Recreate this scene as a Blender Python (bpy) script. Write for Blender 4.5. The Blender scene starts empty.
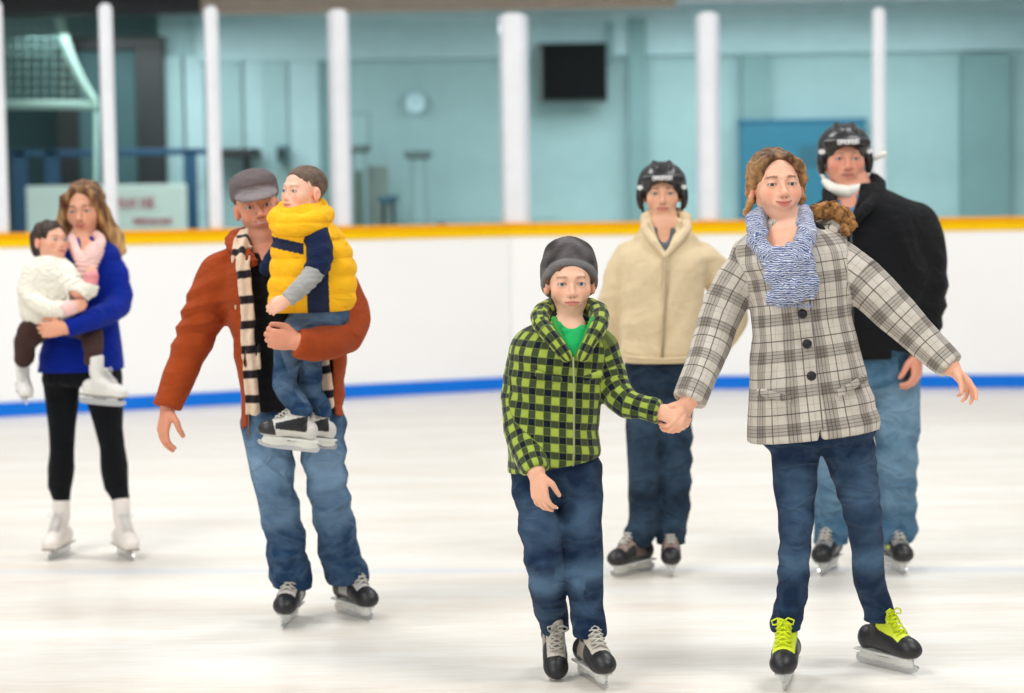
import bpy, math, time
import numpy as np
f32 = np.float32
T0 = time.time()
W_PX, H_PX, F_PX = 1024, 693, 2007.0
CAM_H = 1.55
PITCH = math.atan(146.5 / F_PX)
ROLL = math.radians(0.83)
CAMP = np.array([0, 0, CAM_H])
_f = np.array([0, math.cos(PITCH), -math.sin(PITCH)])
_r = np.array([1.0, 0, 0])
_u = np.cross(_r, _f)
CR = math.cos(ROLL) * _r - math.sin(ROLL) * _u
CU = math.cos(ROLL) * _u + math.sin(ROLL) * _r
CF = _f
def ray(px, py):
    return CF + CR * ((px - 512) / F_PX) + CU * ((346.5 - py) / F_PX)
def P(px, py, Y):
    d = ray(px, py)
    return CAMP + d * (Y / d[1])
def G(px, py, z=0.0):
    d = ray(px, py)
    return CAMP + d * ((z - CAM_H) / d[2])
def A(*v): return np.array(v, dtype=float)
def unit(v):
    v = np.asarray(v, float); return v / np.linalg.norm(v)

# ------------------------------------------------------------------ distance-field primitives
class Prim:
    def __init__(s, f, lo, hi): s.f, s.lo, s.hi = f, np.asarray(lo, float), np.asarray(hi, float)
def _ln(q): return np.sqrt(np.einsum('...i,...i->...', q, q))
def cap(a, b, ra, rb, flat=None):
    return chain([a, b], [ra, rb], flat)
def chain(pts, rads, flat=None):
    """poly-capsule with a radius per joint; flat=(axis, factor) squashes it along an axis"""
    pts = [np.asarray(p, f32) for p in pts]; rads = [float(r) for r in rads]
    if flat: n = np.asarray(unit(flat[0]), f32); sc = float(flat[1])
    segs = []
    for i in range(len(pts) - 1):
        ab = pts[i + 1] - pts[i]; L = float(ab @ ab) + 1e-12
        if flat:
            abn = float(ab @ n); ab2 = ab + n * abn * (1 / sc - 1); L = float(ab2 @ ab2) + 1e-12
        else: ab2 = ab
        segs.append((pts[i], ab2, L, rads[i], rads[i + 1] - rads[i]))
    def f(X):
        d = None
        for a, ab, L, r0, dr in segs:
            q = X - a
            if flat: q = q + n * ((q @ n) * f32(1 / sc - 1))[..., None]
            t = np.clip((q @ ab) / f32(L), 0, 1)
            e = _ln(q - t[..., None] * ab) - (f32(r0) + f32(dr) * t)
            d = e if d is None else np.minimum(d, e)
        return d * f32(sc) if flat else d
    p = np.array(pts); r = np.array(rads)[:, None]
    return Prim(f, (p - r).min(0), (p + r).max(0))
def ell(c, r, R=None):
    c = np.asarray(c, f32); r_ = np.asarray(r, f32); ir = 1 / r_
    Rm = None if R is None else np.asarray(R, f32)
    def f(X):
        q = X - c
        if Rm is not None: q = q @ Rm.T
        q = q * ir
        k0 = _ln(q); k1 = _ln(q * ir)
        return k0 * (k0 - 1) / np.maximum(k1, 1e-6)
    m = float(max(r))
    return Prim(f, c - m, c + m)
def rbox(c, h, R=None, rd=0.005):
    c = np.asarray(c, f32); h_ = np.asarray(h, f32) - f32(rd)
    Rm = None if R is None else np.asarray(R, f32)
    def f(X):
        q = X - c
        if Rm is not None: q = q @ Rm.T
        q = np.abs(q) - h_
        return _ln(np.maximum(q, 0)) + np.minimum(q.max(-1), 0) - f32(rd)
    m = float(np.linalg.norm(h))
    return Prim(f, c - m, c + m)
def half(p, n):
    """negative on the side the normal points away from"""
    p = np.asarray(p, f32); n = np.asarray(unit(n), f32)
    return Prim(lambda X: (X - p) @ n, p, p)
def catmull(K, m):
    K = np.asarray(K, float); n = len(K)
    if n == 2:
        t = np.linspace(0, 1, m)[:, None]; return K[0] * (1 - t) + K[1] * t
    out = []
    for s in np.linspace(0, n - 1 - 1e-9, m):
        i = int(s); t = s - i
        p0 = K[max(i - 1, 0)]; p1 = K[i]; p2 = K[min(i + 1, n - 1)]; p3 = K[min(i + 2, n - 1)]
        out.append(0.5 * ((2 * p1) + (-p0 + p2) * t + (2 * p0 - 5 * p1 + 4 * p2 - p3) * t * t + (-p0 + 3 * p1 - 3 * p2 + p3) * t ** 3))
    return np.array(out)
class Loft(Prim):
    """stack of superellipse sections (centre, half width, half depth) along an axis"""
    def __init__(s, st, lat, fwd, nexp=2.3, scale=1.0, grow=0.0, caps=0.012, hollow=0.0):
        C = np.array([x[0] for x in st], float)
        K = np.hstack([C, np.array([[x[1], x[2]] for x in st], float)])
        K = catmull(K, 60)
        s.c0 = K[0, :3].copy(); s.ax = unit(K[-1, :3] - K[0, :3])
        s.t = np.maximum.accumulate((K[:, :3] - s.c0) @ s.ax + np.arange(60) * 1e-7)
        s.K = K; s.a = K[:, 3] * scale + grow; s.b = K[:, 4] * scale + grow
        s.lat = np.asarray(unit(lat), f32); s.fwd = np.asarray(unit(fwd), f32); s.n = nexp; s.caps = caps
        m = max(s.a.max(), s.b.max())
        Prim.__init__(s, s.dist, K[:, :3].min(0) - m, K[:, :3].max(0) + m)
    def local(s, X):
        t = ((X - s.c0.astype(f32)) @ s.ax.astype(f32))
        ts = s.t
        C = np.stack([np.interp(t, ts, s.K[:, i]) for i in range(3)], -1).astype(f32)
        a = np.interp(t, ts, s.a).astype(f32); b = np.interp(t, ts, s.b).astype(f32)
        q = X - C
        return t, q @ s.lat, q @ s.fwd, a, b
    def dist(s, X):
        t, x, y, a, b = s.local(X)
        r = np.sqrt(x * x + y * y) + 1e-6
        k = (np.abs(x / a) ** s.n + np.abs(y / b) ** s.n) ** (1 / s.n) + 1e-6
        d = r * (1 - 1 / k) if False else r - r / k
        d = np.maximum(d, -np.minimum(a, b))
        dz = np.maximum(-t, t - f32(s.t[-1]))
        c = f32(s.caps)
        m = np.maximum(d + c, 0); n = np.maximum(dz + c, 0)
        return np.sqrt(m * m + n * n) - c + np.minimum(np.maximum(d + c, dz + c), 0)
def prism(poly, y0, y1):
    """convex polygon in x,z (counter-clockwise in x right, z up) extruded along y"""
    pl = []
    n = len(poly)
    for i in range(n):
        a = np.asarray(poly[i], float); b = np.asarray(poly[(i + 1) % n], float)
        d = b - a; nn = np.array([d[1], -d[0]]) / np.hypot(*d)
        pl.append((f32(a[0]), f32(a[1]), f32(nn[0]), f32(nn[1])))
    def f(X):
        d = np.maximum(f32(y0) - X[..., 1], X[..., 1] - f32(y1))
        for ax, az, nx, nz in pl:
            d = np.maximum(d, (X[..., 0] - ax) * nx + (X[..., 2] - az) * nz)
        return d
    q = np.array(poly)
    return Prim(f, A(q[:, 0].min(), y0, q[:, 1].min()), A(q[:, 0].max(), y1, q[:, 1].max()))
def pxprism(pxpoly, Y, y0, y1):
    q = [P(x, y, Y)[[0, 2]] for x, y in pxpoly]
    ar = sum(q[i][0] * q[(i + 1) % len(q)][1] - q[(i + 1) % len(q)][0] * q[i][1] for i in range(len(q)))
    if ar < 0: q = q[::-1]
    return prism(q, y0, y1)
def shell(p, th):
    return Prim(lambda X: np.abs(p.f(X)) - f32(th), p.lo, p.hi)
def inter(*ps):
    return Prim(lambda X: np.maximum.reduce([p.f(X) for p in ps]), ps[0].lo, ps[0].hi)
def neg(p): return Prim(lambda X: -p.f(X), p.lo, p.hi)

class Field:
    def __init__(s): s.ops = []; s.disp = None; s.dmax = 0.0
    def u(s, *ps, k=0.01):
        for p in ps:
            if isinstance(p, tuple): s.ops.append(('u', p[0], p[1]))
            else: s.ops.append(('u', p, k))
        return s
    def sub(s, p, k=0.004): s.ops.append(('s', p, k)); return s
    def cut(s, p, k=0.003): s.ops.append(('i', p, k)); return s
    def ev(s, X, use=None):
        d = None
        dis = None
        if s.disp is not None: dis = s.disp(X)
        done = False
        for i, (o, p, k) in enumerate(s.ops):
            if use is not None and not use[i]: continue
            e = p.f(X); k = f32(k)
            if o == 'u':
                if d is None: d = e; continue
                h = np.maximum(k - np.abs(d - e), 0)
                d = np.minimum(d, e) - h * h * (0.25 / k)
            else:
                if d is None: return np.full(X.shape[:-1], 1.0, f32)
                if dis is not None and not done: d = d - dis; done = True
                if o == 's': e = -e
                h = np.maximum(k - np.abs(d - e), 0)
                d = np.maximum(d, e) + h * h * (0.25 / k)
        if d is None: return np.full(X.shape[:-1], 1.0, f32)
        if dis is not None and not done: d = d - dis
        return d.astype(f32)
    def bounds(s):
        lo = np.min([p.lo for o, p, k in s.ops if o == 'u'], 0); hi = np.max([p.hi for o, p, k in s.ops if o == 'u'], 0)
        return lo - s.dmax - 0.01, hi + s.dmax + 0.01
    def mesh(s, vx, smooth=2):
        B = 16
        lo, hi = s.bounds()
        nb = np.ceil((hi - lo) / (vx * B)).astype(int)
        I = np.stack(np.meshgrid(*[np.arange(n) for n in nb], indexing='ij'), -1).reshape(-1, 3)
        cen = (lo + (I + 0.5) * B * vx).astype(f32)
        R = B * vx * 0.5 * math.sqrt(3)
        nop = len(s.ops)
        D = np.empty((nop, len(I)), f32)
        for i, (o, p, k) in enumerate(s.ops): D[i] = p.f(cen)
        ui = [i for i in range(nop) if s.ops[i][0] == 'u']
        dm = D[ui].min(0)
        use = np.ones((nop, len(I)), bool)
        for i, (o, p, k) in enumerate(s.ops):
            if o == 'u': use[i] = D[i] < np.maximum(dm, -R) + 2.4 * R + k + s.dmax
            elif o == 's': use[i] = D[i] < 1.4 * R + k + s.dmax
        act = s.ev(cen)
        mg = 1.35 * R + s.dmax + 0.01
        sel = np.nonzero(np.abs(act) < mg)[0]
        g = np.arange(B + 1)
        L = np.stack(np.meshgrid(g, g, g, indexing='ij'), -1).astype(f32) * f32(vx)
        big = (nb * B + 4).astype(np.int64)
        S0, S1 = int(big[1] * big[2]), int(big[2])
        VK, VP, QD = [], [], []
        corners = [(a, b, c) for a in (0, 1) for b in (0, 1) for c in (0, 1)]
        edges = [(i, j) for i in range(8) for j in range(8) if i < j and sum(abs(corners[i][t] - corners[j][t]) for t in range(3)) == 1]
        for b in sel:
            base = I[b] * B
            X = (lo + base * vx).astype(f32) + L
            V = s.ev(X, use[:, b])
            ins = V < 0
            if ins.all() or not ins.any(): continue
            cs = np.zeros((B, B, B), np.int8)
            for a, bb, c in corners: cs += ins[a:a + B, bb:bb + B, c:c + B]
            cell = np.argwhere((cs > 0) & (cs < 8))
            if len(cell):
                cv = np.stack([V[cell[:, 0] + a, cell[:, 1] + bb, cell[:, 2] + c] for a, bb, c in corners], 1)
                acc = np.zeros((len(cell), 3)); cnt = np.zeros(len(cell))
                for i, j in edges:
                    vi, vj = cv[:, i], cv[:, j]
                    m = (vi < 0) != (vj < 0)
                    t = np.where(m, vi / np.where(m, vi - vj, 1), 0)
                    ci = np.array(corners[i]); cj = np.array(corners[j])
                    acc += np.where(m[:, None], ci + (cj - ci) * t[:, None], 0); cnt += m
                gc = cell + base + 1
                VK.append(gc[:, 0] * S0 + gc[:, 1] * S1 + gc[:, 2])
                VP.append(lo + (cell + base + acc / cnt[:, None]) * vx)
            for ax in range(3):
                sl0 = [slice(0, B)] * 3; sl1 = [slice(0, B)] * 3; sl1[ax] = slice(1, B + 1)
                a0, a1 = ins[tuple(sl0)], ins[tuple(sl1)]
                e = np.argwhere(a0 != a1)
                if not len(e): continue
                fl = a0[e[:, 0], e[:, 1], e[:, 2]]
                gc = e + base + 1
                k0 = gc[:, 0] * S0 + gc[:, 1] * S1 + gc[:, 2]
                st = [S0, S1, 1]; u_, v_ = st[(ax + 1) % 3], st[(ax + 2) % 3]
                q = np.stack([k0 - u_ - v_, k0 - v_, k0, k0 - u_], 1)
                q[~fl] = q[~fl][:, ::-1]
                QD.append(q)
        if not VK: return np.zeros((0, 3)), np.zeros((0, 4), int)
        K = np.concatenate(VK); Vp = np.concatenate(VP); Q = np.concatenate(QD)
        o = np.argsort(K); K = K[o]; Vp = Vp[o]
        ix = np.searchsorted(K, Q); ix = np.minimum(ix, len(K) - 1)
        ok = (K[ix] == Q).all(1); Q = ix[ok]
        n = len(Vp)
        for _ in range(smooth):
            acc = np.zeros((n, 3)); cnt = np.zeros(n)
            for a, b in ((0, 1), (1, 2), (2, 3), (3, 0)):
                for i, j in ((a, b), (b, a)):
                    cnt += np.bincount(Q[:, i], minlength=n)
                    for c in range(3): acc[:, c] += np.bincount(Q[:, i], weights=Vp[Q[:, j], c], minlength=n)
            Vp = np.where(cnt[:, None] > 0, 0.5 * Vp + 0.5 * acc / np.maximum(cnt, 1)[:, None], Vp)
        usedv = np.zeros(n, bool); usedv[Q.ravel()] = True
        mp = np.cumsum(usedv) - 1
        return Vp[usedv], mp[Q]

def keep_largest(V, Q):
    """drop stray specks: keep the largest connected surface"""
    n = len(V); lab = np.arange(n)
    for _ in range(400):
        m = lab[Q].min(1); new = lab.copy()
        for c in range(4): np.minimum.at(new, Q[:, c], m)
        new = new[new]
        if (new == lab).all(): break
        lab = new
    u, c = np.unique(lab, return_counts=True)
    k = lab == u[c.argmax()]
    mp = np.cumsum(k) - 1
    return V[k], mp[Q[k[Q[:, 0]]]]

# ------------------------------------------------------------------ object helpers
COL = bpy.context.scene.collection
def link(name, me, mat=None, parent=None, loc=None):
    o = bpy.data.objects.new(name, me); COL.objects.link(o)
    if mat is not None:
        for m in (mat if isinstance(mat, list) else [mat]): me.materials.append(m)
    if parent is not None: o.parent = parent
    if loc is not None: o.location = [float(v) for v in loc]
    return o
def quadmesh(name, V, Q, mat, parent=None, col=None, uv=None, smooth=True, org=None, midx=None):
    """V in world coordinates; org is where the root empty stands"""
    V = np.asarray(V, float)
    if org is not None: Vl = V - org
    else: Vl = V
    me = bpy.data.meshes.new(name)
    Q = np.asarray(Q)
    me.vertices.add(len(V)); me.vertices.foreach_set('co', Vl.astype(f32).ravel())
    k = Q.shape[1]
    me.loops.add(len(Q) * k); me.loops.foreach_set('vertex_index', Q.astype(np.int32).ravel())
    me.polygons.add(len(Q)); me.polygons.foreach_set('loop_start', (np.arange(len(Q)) * k).astype(np.int32))
    me.polygons.foreach_set('use_smooth', np.full(len(Q), smooth))
    if midx is not None:
        me.polygons.foreach_set('material_index', np.asarray(midx, np.int32))
    me.update(calc_edges=True)
    if col is not None:
        a = me.attributes.new('Col', 'FLOAT_COLOR', 'POINT')
        a.data.foreach_set('color', np.hstack([col, np.ones((len(V), 1))]).astype(f32).ravel())
    if uv is not None:
        a = me.attributes.new('cloth', 'FLOAT_VECTOR', 'POINT')
        if uv.shape[1] == 2: uv = np.hstack([uv, np.zeros((len(uv), 1))])
        a.data.foreach_set('vector', uv.astype(f32).ravel())
    return link(name, me, mat, parent)
def sdf(name, F, vx, mat, root, col=None, uv=None, smooth=2, one=False):
    t = time.time()
    V, Q = F.mesh(vx, smooth)
    if one: V, Q = keep_largest(V, Q)
    c = col(V) if callable(col) else col
    w = uv(V) if callable(uv) else uv
    o = quadmesh(name, V, Q, mat, root, c, w, org=root_loc(root))
    print('  %-14s %7d quads %.1fs' % (name, len(Q), time.time() - t), flush=True)
    return o
def root_loc(o):
    L = np.zeros(3)
    while o is not None: L = L + np.array(o.location); o = o.parent
    return L
def empty(name, loc, label, cat, group=None):
    o = bpy.data.objects.new(name, None); COL.objects.link(o)
    o.location = [float(v) for v in loc]; o.empty_display_size = 0.1
    o['label'] = label; o['category'] = cat
    if group: o['group'] = group
    return o
def tag(o, label=None, cat=None, group=None, kind=None):
    if label: o['label'] = label
    if cat: o['category'] = cat
    if group: o['group'] = group
    if kind: o['kind'] = kind
    return o

class MB:
    """collects simple solids into one mesh"""
    def __init__(s): s.v = []; s.f = []
    def add(s, vs, fs):
        b = len(s.v); s.v += [tuple(map(float, v)) for v in vs]; s.f += [tuple(b + i for i in f) for f in fs]; return s
    def box(s, lo, hi, R=None, o=None):
        c = [(x, y, z) for x in (lo[0], hi[0]) for y in (lo[1], hi[1]) for z in (lo[2], hi[2])]
        if R is not None: c = [np.asarray(o) + R @ np.array(q) for q in c]
        return s.add(c, [(0, 1, 3, 2), (4, 6, 7, 5), (0, 4, 5, 1), (2, 3, 7, 6), (0, 2, 6, 4), (1, 5, 7, 3)])
    def tube(s, pts, r, n=10, closed=False):
        pts = [np.asarray(p, float) for p in pts]; m = len(pts)
        rr = r if hasattr(r, '__len__') else [r] * m
        up = None; rings = []
        for i in range(m):
            d = pts[(i + 1) % m if closed else min(i + 1, m - 1)] - pts[(i - 1) % m if closed else max(i - 1, 0)]
            d = unit(d)
            if up is None: up = unit(np.cross(d, A(0.3, 0.2, 1) if abs(d[2]) < 0.9 else A(1, 0, 0)))
            a = unit(up - d * (up @ d)); b = np.cross(d, a); up = a
            rings.append([pts[i] + rr[i] * (math.cos(2 * math.pi * k / n) * a + math.sin(2 * math.pi * k / n) * b) for k in range(n)])
        vs = [v for rg in rings for v in rg]; fs = []
        for i in range(m if closed else m - 1):
            j = (i + 1) % m
            for k in range(n):
                k2 = (k + 1) % n
                fs.append((i * n + k, i * n + k2, j * n + k2, j * n + k))
        if not closed: fs += [tuple(range(n - 1, -1, -1)), tuple((m - 1) * n + k for k in range(n))]
        return s.add(vs, fs)
    def build(s, name, mat, parent=None, smooth=False, org=None, bevel=0.0):
        me = bpy.data.meshes.new(name)
        o3 = np.asarray(org if org is not None else (root_loc(parent) if parent is not None else (0, 0, 0)))
        me.from_pydata([tuple(np.array(v) - o3) for v in s.v], [], s.f); me.update()
        if smooth: me.polygons.foreach_set('use_smooth', [True] * len(me.polygons))
        o = link(name, me, mat, parent)
        if parent is None and org is not None: o.location = [float(v) for v in org]
        if bevel:
            m = o.modifiers.new('b', 'BEVEL'); m.width = bevel; m.segments = 2; m.limit_method = 'ANGLE'
        return o

# ------------------------------------------------------------------ materials
def srgb(r, g, b):
    def c(v):
        v /= 255.0
        return v / 12.92 if v <= 0.04045 else ((v + 0.055) / 1.055) ** 2.4
    return (c(r), c(g), c(b))
class NT:
    def __init__(s, name):
        s.m = bpy.data.materials.new(name); s.m.use_nodes = True
        s.t = s.m.node_tree; s.t.nodes.clear()
        s.out = s.n('ShaderNodeOutputMaterial')
    def n(s, typ, **kw):
        nd = s.t.nodes.new(typ)
        for k, v in kw.items():
            if k.startswith('i_'):
                key = k[2:]
                key = int(key) if key.isdigit() else key.replace('_', ' ')
                tgt = nd.inputs[key]
                if hasattr(v, 'is_output') or isinstance(v, bpy.types.NodeSocket): s.t.links.new(v, tgt)
                else: tgt.default_value = v
            else: setattr(nd, k, v)
        return nd
    def math(s, op, a, b=None, c=None):
        nd = s.t.nodes.new('ShaderNodeMath'); nd.operation = op
        for i, v in enumerate((a, b, c)):
            if v is None: continue
            if isinstance(v, bpy.types.NodeSocket): s.t.links.new(v, nd.inputs[i])
            else: nd.inputs[i].default_value = v
        return nd.outputs[0]
    def mix(s, fac, a, b):
        nd = s.t.nodes.new('ShaderNodeMix'); nd.data_type = 'RGBA'
        for i, v in ((0, fac), (6, a), (7, b)):
            if isinstance(v, bpy.types.NodeSocket): s.t.links.new(v, nd.inputs[i])
            elif i and len(v) == 3: nd.inputs[i].default_value = (*v, 1)
            else: nd.inputs[i].default_value = v
        return nd.outputs[2]
    def attr(s, name): return s.n('ShaderNodeAttribute', attribute_name=name)
    def coord(s): return s.n('ShaderNodeTexCoord').outputs['Object']
    def noise(s, vec, scale, detail=3, rough=0.5, out='Fac'):
        return s.n('ShaderNodeTexNoise', i_Vector=vec, i_Scale=scale, i_Detail=detail, i_Roughness=rough).outputs[out]
    def bsdf(s, color, rough=0.6, spec=0.5, metal=0.0, bump=None, bstr=0.3, bdist=0.002, sheen=0.0, sss=0.0, coat=0.0):
        b = s.n('ShaderNodeBsdfPrincipled')
        if isinstance(color, bpy.types.NodeSocket): s.t.links.new(color, b.inputs['Base Color'])
        else: b.inputs['Base Color'].default_value = (*color, 1)
        if isinstance(rough, bpy.types.NodeSocket): s.t.links.new(rough, b.inputs['Roughness'])
        else: b.inputs['Roughness'].default_value = rough
        b.inputs['Specular IOR Level'].default_value = spec; b.inputs['Metallic'].default_value = metal
        b.inputs['Sheen Weight'].default_value = sheen
        b.inputs['Coat Weight'].default_value = coat
        if sss:
            b.inputs['Subsurface Weight'].default_value = sss
            b.inputs['Subsurface Radius'].default_value = (1.0, 0.4, 0.25); b.inputs['Subsurface Scale'].default_value = 0.008
        if bump is not None:
            bp = s.n('ShaderNodeBump', i_Strength=bstr, i_Distance=bdist, i_Height=bump)
            s.t.links.new(bp.outputs[0], b.inputs['Normal'])
        s.t.links.new(b.outputs[0], s.out.inputs[0])
        return s.m
_mc = {}
def solid(name, color, rough=0.6, **kw):
    if name in _mc: return _mc[name]
    t = NT(name); c = t.coord()
    n = t.noise(c, 6.0, 4)
    dark = tuple(v * 0.88 for v in color)
    col = t.mix(n, dark, tuple(min(1, v * 1.06) for v in color))
    _mc[name] = t.bsdf(col, rough, **kw); return _mc[name]
def crease(t, c, sc=1.0, seed=0.0):
    """soft ridges running mostly across the cloth, for bump"""
    mp = t.n('ShaderNodeMapping', i_Vector=c); mp.inputs['Scale'].default_value = (5.0 * sc, 5.0 * sc, 9.5 * sc); mp.inputs['Rotation'].default_value = (.15, .5, .2); mp.inputs['Location'].default_value = (seed, seed, 0)
    mp2 = t.n('ShaderNodeMapping', i_Vector=c); mp2.inputs['Scale'].default_value = (5.5 * sc, 5.5 * sc, 10 * sc); mp2.inputs['Rotation'].default_value = (-.1, -.6, .1)
    r = []
    for m in (mp, mp2):
        n = t.n('ShaderNodeTexNoise', i_Vector=m.outputs[0], i_Scale=1.0, i_Detail=2.0, i_Roughness=.45, i_Distortion=.6).outputs['Fac']
        a = t.math('ABSOLUTE', t.math('SUBTRACT', n, .5))
        r.append(t.math('POWER', t.math('SUBTRACT', 1.0, t.math('MINIMUM', t.math('MULTIPLY', a, 6.5), 1.0)), 1.6))
    return t.math('MAXIMUM', r[0], r[1])
def cloth(name, color=None, rough=0.9, weave=900.0, strength=0.35, mottle=0.2, big=0.0, spec=0.15, sheen=0.05, fold=0.5):
    """woven cloth; color None reads the 'Col' attribute"""
    if name in _mc: return _mc[name]
    t = NT(name); c = t.coord()
    base = t.attr('Col').outputs['Color'] if color is None else t.n('ShaderNodeRGB').outputs[0]
    if color is not None: base.default_value = (*color, 1)
    n = t.noise(c, 22.0, 5)
    n2 = t.noise(c, weave, 2)
    f = t.math('MULTIPLY_ADD', n, mottle * 2, 1 - mottle)
    f = t.math('MULTIPLY', f, t.math('MULTIPLY_ADD', n2, 0.3, 0.85))
    v = t.n('ShaderNodeVectorMath', operation='SCALE'); t.t.links.new(base, v.inputs[0]); t.t.links.new(f, v.inputs['Scale'])
    bh = t.math('MULTIPLY', t.math('ADD', n2, t.math('MULTIPLY', t.noise(c, 45.0, 3), 2.0 + big)), .003 * strength)
    if fold: bh = t.math('MULTIPLY_ADD', crease(t, c, 1.0, len(name) * 1.7), .010 * fold, bh)
    _mc[name] = t.bsdf(v.outputs[0], rough, spec=spec, bump=bh, bstr=1.0, bdist=1.0, sheen=sheen); return _mc[name]

# smooth pseudo-noise made of warped sines (cheap in numpy), about -1..1
def wob(X, f, s=0.0):
    x, y, z = X[..., 0] * f32(f), X[..., 1] * f32(f), X[..., 2] * f32(f)
    return (np.sin(x * 1.3 + 2.1 * np.sin(z * 0.9 + s) + s) * np.sin(z * 1.1 + 1.7 * np.sin(y * 1.2 + s * 2) + 2 * s)
            + 0.5 * np.sin(2.3 * y + 1.9 * np.sin(x * 1.7 + s) + z)).astype(f32) / f32(1.5)
def folds(amp, fz=55.0, slant=0.5, s=0.0, lo=2.5, cx=0.0):
    """irregular creases running across the cloth"""
    def f(X):
        x, z, y = X[..., 0] - f32(cx), X[..., 2], X[..., 1]
        ph = z * f32(fz) + f32(slant * fz) * x * np.sin(z * f32(7) + s) + 2.0 * np.sin(x * 13 + s) + 1.5 * np.sin(y * 11 + 2 * s)
        w = np.sin(ph); w = w * np.abs(w)
        m = 0.55 + 0.45 * wob(X, lo * 3, s + 1.3)
        return (amp * w * m).astype(f32)
    return f
def addf(*fs): return lambda X: sum(f(X) for f in fs)
def chain_param(X, pts):
    """nearest joint-chain coordinates: distance along, angle around, distance"""
    pts = [np.asarray(p, float) for p in pts]
    best = np.full(len(X), 1e9); T = np.zeros(len(X)); TH = np.zeros(len(X)); acc = 0.0
    for a, b in zip(pts[:-1], pts[1:]):
        ab = b - a; L = np.linalg.norm(ab); d = ab / L
        t = np.clip((X - a) @ d, 0, L); q = X - (a + t[:, None] * d); r = np.linalg.norm(q, axis=1)
        side = unit(np.cross(d, A(0, 1, 0))); fr = np.cross(d, side)
        th = np.arctan2(q @ side, q @ fr)
        m = r < best
        best[m] = r[m]; T[m] = acc + t[m]; TH[m] = th[m]; acc += L
    return T, TH, best
def rot(yaw=0, pitch=0, roll=0):
    """rows: lateral (to the viewer's right), forward, up for someone facing the viewer; yaw turns to the viewer's right,
    pitch lifts the face, roll tips the crown to the viewer's right"""
    y, p, r = map(math.radians, (yaw, pitch, roll))
    l = A(math.cos(y), math.sin(y), 0); f = A(math.sin(y), -math.cos(y), 0); u = A(0, 0, 1.0)
    f, u = f * math.cos(p) + u * math.sin(p), u * math.cos(p) - f * math.sin(p)
    l, u = l * math.cos(r) - u * math.sin(r), u * math.cos(r) + l * math.sin(r)
    return np.array([l, f, u])
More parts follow.
